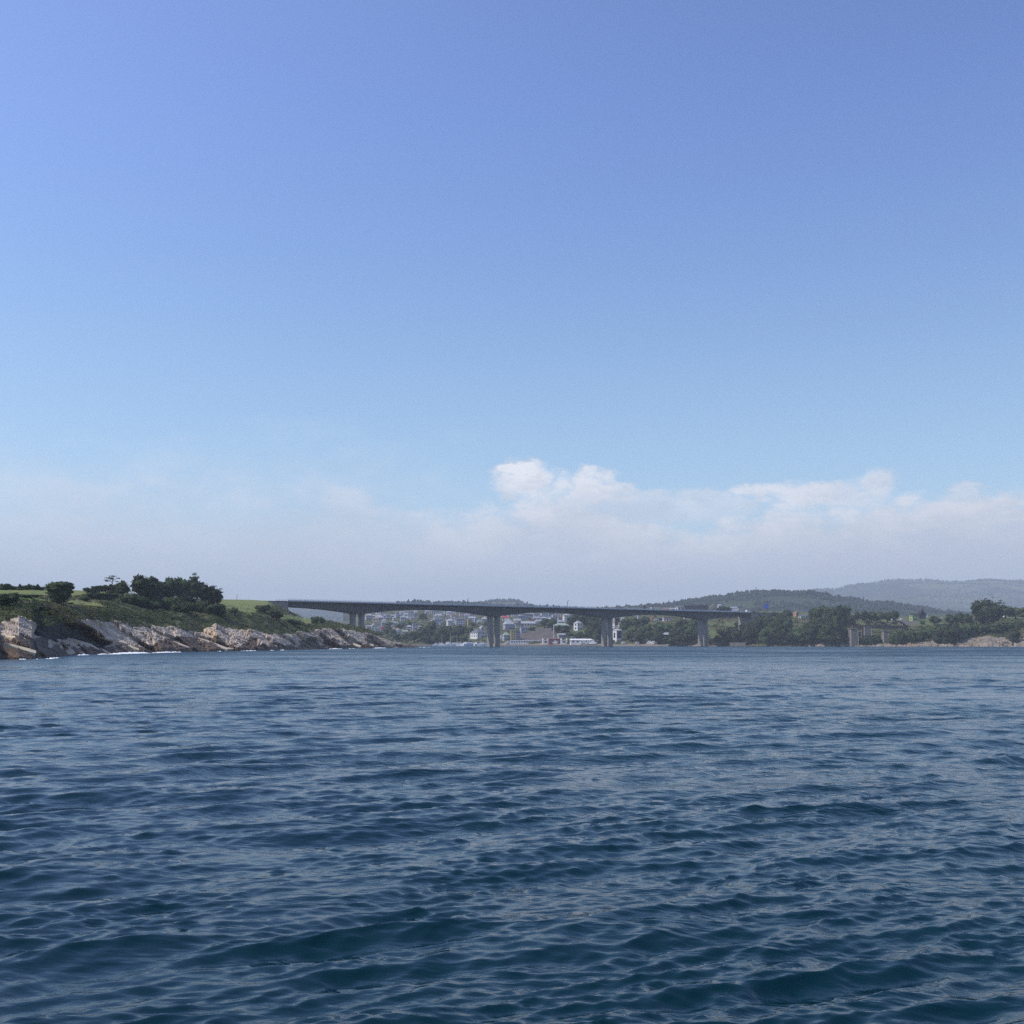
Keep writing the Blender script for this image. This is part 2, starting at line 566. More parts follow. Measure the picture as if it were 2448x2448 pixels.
# ------------------------------------------------------------------ terrain sheets
def interp_cols(cols):
    pxs = np.array([c[0] for c in cols], float)
    K = len(cols[0][1])
    PY = np.array([[r[0] for r in c[1]] for c in cols], float)
    YY = np.array([[r[1] for r in c[1]] for c in cols], float)

    def at(px):
        py = np.array([np.interp(px, pxs, PY[:, k]) for k in range(K)])
        yy = np.array([np.interp(px, pxs, YY[:, k]) for k in range(K)])
        return py, yy
    return at, pxs[0], pxs[-1], K


def rays_np(px, py):
    xr, yu = (px - CX) / FPX, (CY - py) / FPX
    dy = math.cos(PITCH) - yu * math.sin(PITCH)
    return xr / dy, (math.sin(PITCH) + yu * math.cos(PITCH)) / dy


def sheet(cols, dpx, sub):
    """-> px grid, py grid, XYZ grid (rows x cols) of a land sheet run from the waterline up and inland"""
    at, p0, p1, K = interp_cols(cols)
    pxs = np.arange(p0, p1 + dpx * .5, dpx)
    py, yy = at(pxs)
    rows_py, rows_y = [], []
    for k in range(K - 1):
        n = sub[k]
        for i in range(n):
            t = i / n
            rows_py.append(py[k] * (1 - t) + py[k + 1] * t)
            # depth eased so that breaks of slope stay soft
            rows_y.append(yy[k] * (1 - t) + yy[k + 1] * t)
    rows_py.append(py[-1])
    rows_y.append(yy[-1])
    PY, YY = np.array(rows_py), np.array(rows_y)
    PX = np.repeat(pxs[None, :], len(PY), 0)
    kx, kz = rays_np(PX, PY)
    XYZ = np.stack([kx * YY, YY, CAM_Z + kz * YY], -1)
    return PX, PY, XYZ


def grid_faces(nr, nc):
    i = np.arange(nr - 1)[:, None] * nc
    j = np.arange(nc - 1)[None, :]
    return np.stack([i + j, i + j + 1, i + nc + j + 1, i + nc + j], -1).reshape(-1, 4)


def in_poly(px, py, poly):
    inside = np.zeros(px.shape, bool)
    n = len(poly)
    for i in range(n):
        x1, y1 = poly[i]
        x2, y2 = poly[(i + 1) % n]
        c = ((y1 > py) != (y2 > py)) & (px < (x2 - x1) * (py - y1) / (y2 - y1 + 1e-9) + x1)
        inside ^= c
    return inside


class Land:
    def __init__(self, PX, PY, XYZ):
        self.PX, self.PY, self.XYZ = PX, PY, XYZ
        self.px = PX[0]

    def at(self, px, py):
        """point of the land seen at pixel (px, py): highest row first met going up"""
        j = int(np.clip(np.searchsorted(self.px, px), 1, len(self.px) - 1))
        if abs(self.px[j - 1] - px) < abs(self.px[j] - px):
            j -= 1
        c = self.PY[:, j]
        below = np.nonzero(c <= py)[0]
        i = int(below[0]) if len(below) else len(c) - 1
        p = self.XYZ[i, j]
        return Vector((float(p[0]), float(p[1]), float(p[2])))


# left headland: per photograph column (py, distance) of waterline, ledge, rock top, slope, field edge, skyline, back
LH = [
    (-330, [(1620, 120), (1600, 132), (1500, 150), (1440, 190), (1418, 280), (1400, 450), (1399, 700)]),
    (-120, [(1587, 170), (1560, 184), (1495, 200), (1437, 245), (1420, 320), (1403, 450), (1402, 700)]),
    (0, [(1575, 224), (1532, 232), (1487, 243), (1430, 285), (1422, 350), (1405.5, 450), (1404, 700)]),
    (45, [(1575, 224), (1534, 234), (1474, 250), (1433, 290), (1425, 350), (1407, 450), (1406, 700)]),
    (75, [(1574, 228), (1545, 236), (1480, 258), (1436, 300), (1428, 355), (1408, 450), (1407, 700)]),
    (92, [(1573, 234), (1552, 246), (1500, 272), (1440, 310), (1432, 360), (1409, 452), (1408, 700)]),
    (130, [(1570, 258), (1540, 276), (1492, 285), (1450, 325), (1438, 372), (1410, 460), (1409, 700)]),
    (165, [(1566, 300), (1546, 312), (1487, 318), (1452, 350), (1443, 390), (1411, 465), (1410, 710)]),
    (200, [(1564, 318), (1540, 332), (1484, 342), (1453, 368), (1448, 405), (1413, 470), (1412, 720)]),
    (255, [(1562, 340), (1530, 362), (1484, 380), (1460, 396), (1440, 435), (1415, 490), (1414, 740)]),
    (330, [(1560, 372), (1532, 394), (1497, 412), (1465, 440), (1441, 485), (1420, 530), (1419, 780)]),
    (385, [(1558, 398), (1532, 418), (1500, 436), (1468, 464), (1448, 520), (1430, 580), (1429, 800)]),
    (430, [(1557.5, 418), (1538, 432), (1503, 452), (1468, 486), (1450, 540), (1434, 620), (1433, 820)]),
    (480, [(1557, 440), (1538, 456), (1511, 476), (1470, 510), (1452, 580), (1434, 700), (1433, 860)]),
    (515, [(1556.5, 452), (1530, 472), (1493, 494), (1466, 526), (1450, 610), (1433.5, 770), (1433, 900)]),
    (545, [(1556, 466), (1532, 484), (1503, 506), (1468, 540), (1450, 650), (1434, 800), (1433, 920)]),
    (600, [(1554.5, 490), (1533, 512), (1506, 530), (1470, 570), (1452, 690), (1434.5, 830), (1434, 940)]),
    (640, [(1554, 515), (1538, 530), (1517, 548), (1474, 600), (1456, 710), (1436.5, 850), (1436.5, 950)]),
    (665, [(1553.5, 535), (1536, 550), (1513, 568), (1480, 624), (1464, 740), (1446, 890), (1447, 960)]),
    (692, [(1553, 560), (1536, 576), (1515, 594), (1486, 650), (1472, 770), (1460, 915), (1461, 980)]),
    (725, [(1552, 592), (1534, 610), (1513, 630), (1492, 690), (1483, 800), (1477, 925), (1479, 1000)]),
    (778, [(1551.5, 642), (1528, 672), (1502, 700), (1494, 760), (1489, 850), (1483, 945), (1487, 1010)]),
    (835, [(1550.5, 700), (1530, 726), (1508, 752), (1502, 820), (1499, 900), (1496, 985), (1501, 1030)]),
    (875, [(1550, 735), (1532, 764), (1512, 790), (1508, 850), (1506, 920), (1505, 985), (1512, 1030)]),
    (905, [(1549, 775), (1536, 800), (1522, 824), (1519, 870), (1518, 930), (1518, 980), (1525, 1020)]),
    (940, [(1548.3, 830), (1542, 846), (1534, 862), (1532.5, 890), (1532, 940), (1532, 970), (1538, 1005)]),
    (980, [(1547.6, 885), (1545, 892), (1542, 900), (1541, 915), (1540.8, 940), (1541, 960), (1545, 985)]),
    (1003, [(1547.4, 915), (1546.8, 918), (1546.3, 922), (1546.0, 928), (1546.0, 938), (1546.4, 950), (1548, 970)]),
    (1016, [(1549, 920), (1549, 923), (1549, 926), (1549, 930), (1549, 938), (1549.5, 950), (1550, 970)]),
]
# far shore with harbour, town slope and wooded bank: waterline, shore edge, slope, slope, brow, back
FS = [
    (560, [(1546, 1750), (1541, 1790), (1533, 1880), (1522, 2050), (1508, 2300), (1500, 2900)]),
    (840, [(1544, 1650), (1538, 1680), (1522, 1770), (1506, 1950), (1491, 2250), (1484, 2900)]),
    (874, [(1544, 1630), (1536, 1660), (1512, 1750), (1488, 1940), (1465, 2240), (1457, 2900)]),
    (1000, [(1543.8, 1500), (1538, 1520), (1512, 1600), (1490, 1760), (1463, 2200), (1454, 2900)]),
    (1100, [(1543.9, 1470), (1537, 1490), (1508, 1580), (1486, 1750), (1463, 2150), (1454, 2900)]),
    (1200, [(1544.1, 1430), (1537, 1450), (1512, 1520), (1488, 1700), (1463, 2100), (1455, 2900)]),
    (1300, [(1544.3, 1390), (1537.5, 1405), (1512, 1480), (1490, 1620), (1461, 2050), (1454, 2900)]),
    (1400, [(1544.5, 1365), (1537.5, 1380), (1512, 1440), (1490, 1550), (1463, 1900), (1453, 2800)]),
    (1500, [(1544.6, 1352), (1538, 1365), (1515, 1420), (1490, 1500), (1462, 1720), (1452, 2400)]),
    (1600, [(1544.8, 1320), (1538, 1335), (1515, 1385), (1488, 1450), (1463, 1620), (1456, 2100)]),
    (1680, [(1545, 1290), (1539, 1300), (1515, 1340), (1490, 1400), (1466, 1560), (1460, 2000)]),
    (1780, [(1545.1, 1262), (1540, 1270), (1512, 1310), (1488, 1370), (1466, 1500), (1461, 1900)]),
    (1850, [(1545.2, 1242), (1541, 1250), (1510, 1290), (1485, 1350), (1467, 1480), (1461, 1900)]),
    (1930, [(1545.3, 1222), (1538, 1232), (1510, 1265), (1486, 1330), (1469, 1460), (1463, 1850)]),
    (2000, [(1545.4, 1205), (1538, 1215), (1510, 1250), (1488, 1310), (1472, 1430), (1466, 1800)]),
    (2060, [(1545.5, 1195), (1542, 1203), (1525, 1228), (1492, 1285), (1475, 1400), (1468, 1750)]),
    (2150, [(1545.5, 1180), (1540, 1190), (1518, 1218), (1493, 1265), (1481, 1360), (1471, 1700)]),
    (2250, [(1545.7, 1160), (1536, 1172), (1515, 1198), (1494, 1240), (1482, 1330), (1472, 1650)]),
    (2300, [(1545.8, 1147), (1526, 1166), (1505, 1186), (1490, 1235), (1481, 1320), (1472, 1620)]),
    (2350, [(1545.9, 1134), (1526, 1152), (1506, 1172), (1488, 1222), (1478, 1310), (1470, 1600)]),
    (2400, [(1546, 1120), (1528, 1138), (1503, 1158), (1486, 1210), (1476, 1300), (1469, 1600)]),
    (2460, [(1546.2, 1105), (1528, 1122), (1502, 1145), (1488, 1195), (1478, 1290), (1471, 1600)]),
    (2800, [(1547, 1040), (1530, 1058), (1504, 1080), (1488, 1135), (1478, 1240), (1470, 1550)]),
]


def rock_plates(PX, PY, XYZ, w, seed, ang, long_px, short_px, out_dir, amp):
    """break the rock band into tilted slabs: each cell steps out by its own amount and leans its own way"""
    rg = np.random.default_rng(seed)
    ca, sa = math.cos(ang), math.sin(ang)
    wx = fbm(PX / 23.0, PY / 15.0, 3) * 7
    wy = fbm(PX / 19.0 + 40, PY / 13.0, 3) * 4
    U = ((PX + wx) * ca + (PY + wy) * sa) / long_px
    V = (-(PX + wx) * sa + (PY + wy) * ca) / short_px
    iu, iv = np.floor(U).astype(int), np.floor(V).astype(int)
    best = np.full(PX.shape, 1e9)
    bid = np.zeros(PX.shape, np.int64)
    bu = np.zeros(PX.shape)
    bv = np.zeros(PX.shape)
    for du in (-1, 0, 1):
        for dv in (-1, 0, 1):
            h = _h(iu + du + 1000, iv + dv + 1000 + seed)
            cu = iu + du + (h % 97) / 97.0
            cv = iv + dv + ((h // 7) % 89) / 89.0
            d = np.maximum(np.abs(U - cu), np.abs(V - cv)) + 0.35 * (np.abs(U - cu) + np.abs(V - cv))
            k = d < best
            best = np.where(k, d, best)
            bid = np.where(k, h, bid)
            bu = np.where(k, U - cu, bu)
            bv = np.where(k, V - cv, bv)
    off = (bid % 101) / 101.0
    tu = ((bid // 3) % 83) / 83.0 - .5
    tv = ((bid // 5) % 79) / 79.0
    h = off * 0.9 + tu * bu * 0.9 + (0.35 + tv) * bv * 0.9 - np.clip(best - 0.45, 0, 1) * 0.8
    h = h * amp + fbm(PX / 6.0, PY / 4.0, 3) * 0.12 * amp
    return XYZ + (h * w)[..., None] * np.array(out_dir)


MEADOWS = [
    [(-400, 1390), (215, 1390), (290, 1395), (300, 1417), (262, 1418), (215, 1421), (170, 1426), (110, 1424), (70, 1424), (0, 1420), (-400, 1418)],
    [(22, 1427), (70, 1428), (110, 1434), (128, 1439), (90, 1437), (45, 1432)],
    [(160, 1436), (210, 1436), (246, 1444), (252, 1452), (225, 1450), (180, 1448), (165, 1443)],
    [(255, 1414), (300, 1418), (306, 1428), (270, 1424)],
    [(505, 1428), (600, 1428), (648, 1434), (652, 1447), (640, 1455), (618, 1463), (596, 1469), (572, 1464), (552, 1455), (530, 1450), (510, 1446)],
    [(642, 1466), (690, 1471), (748, 1480), (746, 1493), (720, 1490), (688, 1483), (660, 1476)],
]
FAR_MEADOWS = [
    [(1690, 1487), (1712, 1487), (1708, 1496), (1700, 1496), (1692, 1493)],
    [(1730, 1487), (1762, 1487), (1754, 1498), (1732, 1498)],
    [(1691, 1508), (1706, 1507), (1722, 1520), (1703, 1526)],
    [(1372, 1506), (1395, 1506), (1408, 1512), (1365, 1512)],
    [(2035, 1484), (2075, 1484), (2068, 1494), (2045, 1493)],
    [(2085, 1484), (2230, 1470), (2260, 1496), (2180, 1498), (2120, 1494)],
    [(2385, 1470), (2500, 1470), (2800, 1470), (2800, 1484), (2470, 1486), (2400, 1480)],
    [(1440, 1440), (1780, 1440), (1780, 1462), (1600, 1461), (1440, 1458)],
    [(1880, 1466), (2040, 1466), (2040, 1470), (1880, 1471)],
]
EARTH = [[(1240, 1514), (1268, 1508), (1290, 1500), (1326, 1498), (1330, 1528), (1300, 1533), (1236, 1534)],
         [(2135, 1482), (2165, 1482), (2195, 1487), (2192, 1496), (2150, 1494)]]


GULLY = [(85, 1517), (94, 1496), (84, 1462), (112, 1452), (163, 1476), (178, 1486), (212, 1501), (237, 1518), (270, 1537), (264, 1549), (236, 1551), (214, 1538), (190, 1531), (172, 1528), (141, 1537), (118, 1529), (90, 1521)]
WET = [[(380, 1535), (420, 1525), (480, 1521), (515, 1525), (545, 1546), (535, 1560), (395, 1562), (365, 1550)],
       [(590, 1530), (612, 1534), (612, 1560), (590, 1560)], [(715, 1530), (760, 1528), (770, 1560), (715, 1560)], [(765, 1512), (782, 1522), (806, 1540), (800, 1552), (785, 1545), (760, 1522)],
       [(800, 1505), (815, 1510), (835, 1530), (860, 1545), (845, 1552), (825, 1540), (812, 1525)], [(880, 1515), (900, 1525), (925, 1545), (880, 1550), (870, 1530)]]


def build_left():
    PX, PY, XYZ = sheet(LH, 1.25, [26, 26, 24, 16, 14, 8])
    nr, nc = PX.shape
    row = np.arange(nr)[:, None] * np.ones((1, nc))
    smoothXYZ = XYZ.copy()
    # rock band weight: rows 0..52 of the sheet
    edge = 52 + 7 * fbm(PX / 28.0, PY / 22.0, 3)
    w = smoothstep(edge + 3, edge - 5, row) * smoothstep(1012, 990, PX)
    scale = np.clip(XYZ[..., 1] / 420.0, 0.6, 1.5) * np.interp(PX, [70, 100, 900, 1000], [.6, 1, 1, .25])
    XYZ = rock_plates(PX, PY, XYZ, w * scale, 5, math.radians(31), 100, 19, (0.40, -0.55, 0.70), 1.5)
    XYZ = rock_plates(PX, PY, XYZ, w * scale, 9, math.radians(27), 50, 7.5, (0.40, -0.55, 0.70), 0.40)
    bump = fbm(XYZ[..., 0] / 9.0, XYZ[..., 1] / 14.0, 4) * 1.1 * (1 - w) * smoothstep(nr - 10, nr - 26, row)
    XYZ[..., 2] += bump * np.interp(PX, [940, 990], [1, 0.1])
    gul = np.zeros(PX.shape)
    for q in range(5):
        gul += in_poly(PX + (q - 2) * 2.2, PY + ((q * 3) % 5 - 2) * 1.2, GULLY)
    gul /= 5
    XYZ = XYZ + gul[..., None] * np.array([-5.0, 6.5, 0.0])
    # skirt under water
    XYZ[0, :, 2] = -4.0
    XYZ[0, :, 0] += 2.0
    fpx, fpy = (PX[:-1, :-1] + PX[1:, 1:]) / 2, (PY[:-1, :-1] + PY[1:, 1:]) / 2
    frow = row[:-1, :-1]
    jx, jy = fbm(fpx / 9, fpy / 7, 3) * 6, fbm(fpx / 8 + 5, fpy / 6, 3) * 3
    mi = np.full(fpx.shape, 1)
    for poly in MEADOWS:
        mi[in_poly(fpx + jx, fpy + jy, poly)] = 2
    fw = w[:-1, :-1] > 0.5
    mi[fw] = 0
    zz = XYZ[:-1, :-1, 2]
    wet = fw & (zz < 2.3 + 1.8 * fbm(fpx / 14, fpy / 9, 3))
    mi[wet] = 3
    for poly in WET:
        mi[in_poly(fpx + jx, fpy + jy * .6, poly) & fw] = 3
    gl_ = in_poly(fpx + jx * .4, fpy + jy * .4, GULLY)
    mi[gl_] = np.where(fpy[gl_] + jy[gl_] * 2 > 1480, 4, 1)  # lower gully takes the painted-shade rock, upper part stays scrub ground
    mi[(fpx < 115) & fw & (zz < 4.6 + 1.5 * fbm(fpx / 14, fpy / 9, 3))] = 3
    me = mesh_np("headland", XYZ.reshape(-1, 3), grid_faces(nr, nc), False, mi.ravel())
    o = new_obj("headland", me, mats=[M['rock'], M['soil'], M['meadow'], M['rock_wet'], M['rock_shade']])
    tag(o, "grassy headland with pale rock cliffs", kind="structure")
    return o, Land(PX, PY, smoothXYZ), w, mi


def build_far():
    PX, PY, XYZ = sheet(FS, 2.0, [12, 16, 16, 14, 8])
    nr, nc = PX.shape
    row = np.arange(nr)[:, None] * np.ones((1, nc))
    smoothXYZ = XYZ.copy()
    wr = smoothstep(17, 10, row + 4 * fbm(PX / 25, PY / 14, 3)) * smoothstep(1660, 1700, PX)
    wr = wr * np.interp(PX, [1900, 1930, 2000, 2130, 2250, 2290], [.45, .9, .6, .55, .75, 1.0])
    wr = wr * (0.35 + 0.65 * smoothstep(-0.15, 0.25, fbm(PX / 60, PY * 0 + 3, 2) + 0.35 * (PX > 1920) + 0.3 * (PX > 2140)))
    XYZ = rock_plates(PX, PY, XYZ, wr, 15, math.radians(30), 40, 11, (0.1, -0.7, 0.65), 3.4)
    XYZ = rock_plates(PX, PY, XYZ, wr, 19, math.radians(27), 17, 5, (0.1, -0.7, 0.65), 1.5)
    XYZ[..., 2] += fbm(XYZ[..., 0] / 25, XYZ[..., 1] / 25, 3) * 1.6 * smoothstep(3, 10, row) * (1 - wr)
    XYZ[0, :, 2] = -4.0
    XYZ[0, :, 1] -= 3
    fpx, fpy = (PX[:-1, :-1] + PX[1:, 1:]) / 2, (PY[:-1, :-1] + PY[1:, 1:]) / 2
    jx, jy = fbm(fpx / 9, fpy / 7, 3) * 5, fbm(fpx / 8 + 5, fpy / 6, 3) * 2.5
    mi = np.full(fpx.shape, 1)
    for poly in FAR_MEADOWS:
        mi[in_poly(fpx + jx, fpy + jy, poly)] = 2
    for poly in EARTH:
        mi[in_poly(fpx + jx, fpy + jy, poly)] = 3
    mi[wr[:-1, :-1] > 0.42] = 0
    shore = (row[:-1, :-1] < 9 + 3 * fbm(fpx / 18, fpy / 9, 2)) & (fpx > 1170) & (fpx < 1700)
    mi[shore] = 4
    me = mesh_np("far_shore", XYZ.reshape(-1, 3), grid_faces(nr, nc), False, mi.ravel())
    o = new_obj("far_shore", me, mats=[M['rock_far'], M['soil'], M['far_meadow'], M['earth'], material("shore_shingle", (0.15, 0.125, 0.105), (0.22, 0.19, 0.16), 0.15, 1.0)])
    tag(o, "wooded far shore with harbour town slope", kind="structure")
    return o, Land(PX, PY, smoothXYZ)


left_obj, LEFT, LW, LMI = build_left()
far_obj, FAR = build_far()


# ------------------------------------------------------------------ rock slabs lying on the ledges
def slab_mesh(name, seed):
    rg = np.random.default_rng(seed)
    n = int(rg.integers(5, 8))
    a = np.sort(rg.uniform(0, 2 * np.pi, n) * 0.25 + np.arange(n) / n * 2 * np.pi)
    top, bot, mid = [], [], []
    for t in a:
        r = rg.uniform(0.75, 1.0)
        x, y = math.cos(t) * r, math.sin(t) * r * 0.6
        top.append((x * .93 + rg.normal(0, .02), y * .9, 0.5 + rg.normal(0, .06)))
        mid.append((x, y, 0.28 + rg.normal(0, .05)))
        bot.append((x * 1.02, y * 1.02, -1.0))
    v = top + mid + bot + [(0, 0, 0.5 + rg.normal(0, .05))]
    f = []
    for i in range(n):
        j = (i + 1) % n
        f += [(3 * n, i, j), (i, n + i, n + j, j), (n + i, 2 * n + i, 2 * n + j, n + j)]
    return mesh_py(name, v, f)


SLABS = [slab_mesh("rock_slab_%d" % i, 100 + i) for i in range(14)]
SLABS_FAR = [s.copy() for s in SLABS]
for s in SLABS:
    s.materials.append(M['rock'])
for s in SLABS_FAR:
    s.materials.append(M['rock_far'])


def put_slab(parent, land, px, r, length, width, thick, meshes, dip=0.52, tilt=0.0, name="rock_slab"):
    """a slab bedded on the ledge: long axis down the dip of the strata, broad face along the slope"""
    j = int(np.clip(np.searchsorted(land.px, px), 3, len(land.px) - 14))
    g = land.XYZ
    p = Vector(map(float, g[r, j]))
    dj = 10
    step = (land.px[j + dj] - land.px[j])
    col_py = land.PY[:, j + dj]
    r2 = int(np.argmin(np.abs(col_py - (land.PY[r, j] + step * dip))))
    r2 = max(1, min(r2, r + 8))
    ax = (Vector(map(float, g[r2, j + dj])) - p).normalized()
    up = Vector(map(float, g[min(r + 5, g.shape[0] - 1), j])) - Vector(map(float, g[max(r - 5, 1), j]))
    n = ax.cross(up).normalized()
    if n.z < 0:
        n = -n
    n = (n + Vector((-0.25, -0.35, 0.5)) * (0.35 + tilt)).normalized()
    yv = n.cross(ax).normalized()
    xv = yv.cross(n).normalized()
    o = bpy.data.objects.new(name, random.choice(meshes))
    o.parent = parent
    m = Matrix((xv * length * .5, yv * width, n * thick)).transposed().to_4x4()
    m.translation = p
    o.matrix_world = m
    col.objects.link(o)
    return o


random.seed(5)
for i in range(34):
    px = random.uniform(-60, 985)
    j = int(np.clip(np.searchsorted(LEFT.px, px), 0, len(LEFT.px) - 1))
    t = random.random()
    r = int(5 + t * 44)
    if bool(in_poly(np.array([px]), np.array([LEFT.PY[r, j]]), GULLY)[0]):
        continue
    Y = float(LEFT.XYZ[r, j, 1])
    k = Y / FPX * (0.35 if px > 930 else 1.0)
    L = random.uniform(34, 90) * k
    put_slab(left_obj, LEFT, px, r, L * 1.35, L * random.uniform(.28, .42), random.uniform(.25, .6) * (0.5 if px > 930 else 1), SLABS)
for (x0, x1, n) in [(1925, 1985, 9), (1990, 2020, 4), (2090, 2122, 5), (2150, 2285, 18), (2288, 2405, 22), (2418, 2470, 8), (1690, 1800, 6)]:
    for i in range(n):
        px = random.uniform(x0, x1)
        j = int(np.clip(np.searchsorted(FAR.px, px), 0, len(FAR.px) - 1))
        r = int(random.uniform(2, 12))
        L = random.uniform(12, 36) * float(FAR.XYZ[r, j, 1]) / FPX
        put_slab(far_obj, FAR, px, r, L, L * random.uniform(.2, .35), random.uniform(1.0, 2.6), SLABS_FAR)


# ------------------------------------------------------------------ far hills and their woods
def blob(n_lat=4, n_lon=6):
    v = [(0, 0, 0)]
    for i in range(1, n_lat):
        z = i / n_lat
        r = math.sin(math.pi * min(1, z * 0.9 + 0.12)) ** 0.7 * 0.5
        for j in range(n_lon):
            a = (j + 0.5 * (i % 2)) / n_lon * 2 * math.pi
            v.append((math.cos(a) * r, math.sin(a) * r, z))
    v.append((0, 0, 1.0))
    f = []
    for i in range(n_lat - 2):
        for j in range(n_lon):
            a = 1 + i * n_lon + j
            b = 1 + i * n_lon + (j + 1) % n_lon
            f += [(a, b, a + n_lon), (b, b + n_lon, a + n_lon)]
    last = len(v) - 1
    for j in range(n_lon):
        f.append((last - n_lon + j, last - n_lon + (j + 1) % n_lon, last))
    return np.array(v), np.array(f)


BLOB_V, BLOB_F = blob()


def scatter_blobs(name, pts, hs, ws, mat, seed=1, rot_jit=0.25):
    rg = np.random.default_rng(seed)
    n = len(pts)
    nv = len(BLOB_V)
    V = BLOB_V[None] * np.stack([ws, ws, hs], -1)[:, None, :]
    V = V * (1 + rg.uniform(-rot_jit, rot_jit, (n, nv, 3)))
    V = V + np.asarray(pts)[:, None, :]
    F = BLOB_F[None] + (np.arange(n) * nv)[:, None, None]
    me = mesh_np(name, V.reshape(-1, 3), F.reshape(-1, 3), False)
    return new_obj(name, me, mats=mat)


def build_hill(name, ridge, y_near, y_ridge, foot_py, n_trees, th, seed, label, tree_label, gap=0.0):
    rx = np.array([r[0] for r in ridge], float)
    ry = np.array([r[1] for r in ridge], float)
    pxs = np.arange(rx[0], rx[-1] + 1, 6.0)
    top = np.interp(pxs, rx, ry)
    NR = 40
    rows, yy = [], []
    for i in range(NR):
        t = i / (NR - 1)
        rows.append(foot_py * (1 - t) + top * t)
        yy.append(np.full(len(pxs), y_near + (y_ridge - y_near) * t ** 1.3))
    PX = np.repeat(pxs[None], NR, 0)
    PY, YY = np.array(rows), np.array(yy)
    kx, kz = rays_np(PX, PY)
    XYZ = np.stack([kx * YY, YY, CAM_Z + kz * YY], -1)
    XYZ[..., 2] += fbm(XYZ[..., 0] / (y_ridge * .06), XYZ[..., 1] / (y_ridge * .06), 4) * y_ridge * 0.004
    back = XYZ[-1].copy()
    back[:, 1] += y_ridge * .15
    back[:, 2] -= y_ridge * .03
    XYZ = np.concatenate([XYZ, back[None]], 0)
    XYZ[0, :, 2] = -5
    nr, nc = XYZ.shape[:2]
    me = mesh_np(name, XYZ.reshape(-1, 3), grid_faces(nr, nc), True)
    o = new_obj(name, me, mats=M['hill'])
    tag(o, label, kind="structure")
    rg = np.random.default_rng(seed)
    # woods, thinner where fields are
    ii = rg.integers(0, NR, n_trees * 2)
    ii[: n_trees // 3] = NR - 1 - rg.integers(0, 3, n_trees // 3)
    jj = rg.integers(0, nc, n_trees * 2)
    f = fbm(XYZ[ii, jj, 0] / (y_ridge * .08) + seed, XYZ[ii, jj, 1] / (y_ridge * .10), 3)
    keep = np.nonzero((f > -0.12 + gap) | (ii > NR - 4))[0][:n_trees]
    pts = XYZ[ii[keep], jj[keep]] + np.stack([rg.uniform(-1, 1, len(keep)) * 6 * y_ridge / FPX, rg.uniform(-20, 20, len(keep)), -0.2 * th * np.ones(len(keep))], -1)
    hs = th * rg.uniform(0.6, 1.25, len(keep))
    big = rg.random(len(keep)) < 0.03
    hs[big] *= 1.35
    o2 = scatter_blobs(name.replace("hill", "hill_forest"), pts, hs, hs * rg.uniform(.55, 1.1, len(keep)), M['forest'], seed)
    tag(o2, tree_label, kind="stuff")


HILL_A = [(px_, py_ + 5) for (px_, py_) in [(1300, 1462), (1440, 1456), (1480, 1452), (1520, 1447), (1545, 1442), (1570, 1439), (1610, 1435), (1650, 1430), (1700, 1423), (1760, 1419), (1800, 1415),
          (1850, 1413), (1880, 1414), (1930, 1419), (2000, 1427), (2050, 1434), (2110, 1440), (2180, 1449), (2240, 1457), (2330, 1464), (2450, 1470), (2600, 1474)]]
HILL_B = [(1750, 1452), (1850, 1434), (1950, 1417), (2000, 1411), (2050, 1400), (2100, 1394), (2150, 1390), (2200, 1388), (2250, 1389), (2330, 1389), (2400, 1392), (2460, 1396), (2600, 1404), (2900, 1420)]
HILL_C = [(820, 1460), (900, 1454), (960, 1447), (1000, 1443), (1030, 1446), (1060, 1444), (1100, 1442), (1130, 1446), (1180, 1451), (1280, 1455), (1400, 1457)]
HILL_D = [(1060, 1458), (1130, 1449), (1160, 1442), (1190, 1439), (1215, 1437), (1235, 1439), (1247, 1443), (1256, 1451), (1300, 1458), (1400, 1462)]
HILL_E = [(380, 1462), (500, 1456), (640, 1449), (740, 1448), (850, 1450), (930, 1456), (1000, 1464)]
build_hill("far_hill_wooded", HILL_A, 2300, 3300, 1530, 8000, 9, 31, "wooded hill with radio mast behind the bridge end", "dark woods on the near hill behind the bridge end")
build_hill("far_hill_blue", HILL_B, 5200, 8600, 1530, 6000, 12, 32, "broad blue hazy mountain with pale clearings", "hazy woods on the broad blue mountain", gap=0.16)
build_hill("far_hill_town", HILL_C, 2600, 3400, 1530, 2200, 9, 33, "low hill behind the town above the deck", "treetops showing over the bridge deck behind the town")
build_hill("far_hill_round", HILL_D, 3600, 5200, 1530, 1600, 11, 34, "rounded blue hill peeping over the deck", "hazy woods on the rounded blue hill")
build_hill("far_hill_gap", HILL_E, 4200, 7600, 1530, 1500, 12, 35, "hazy blue hill seen under the first span", "hazy woods on the hill under the first span", gap=0.1)

# ------------------------------------------------------------------ the road bridge
S0 = Vector((-369.0 / FPX * 972.6, 972.6, 0))
BD = Vector((0.7515, 0.6604, 0)).normalized()
BN = Vector((BD.y, -BD.x, 0))           # towards the boat


def bpt(s, n, z):
    """point on the bridge: s metres along from the first pier, n metres towards the boat"""
    v = S0 + BD * s + BN * n
    return Vector((v.x, v.y, z))


def deck_z(s):
    return 36.3 + (s + 75) / 600.0 * 1.4


PIER_S = [0, 150, 300, 450]


def girder_depth(s):
    d = min(abs(s - p) for p in PIER_S)
    t = min(1.0, d / 75.0)
    return 3.3 + 4.9 * (1 - t) ** 2


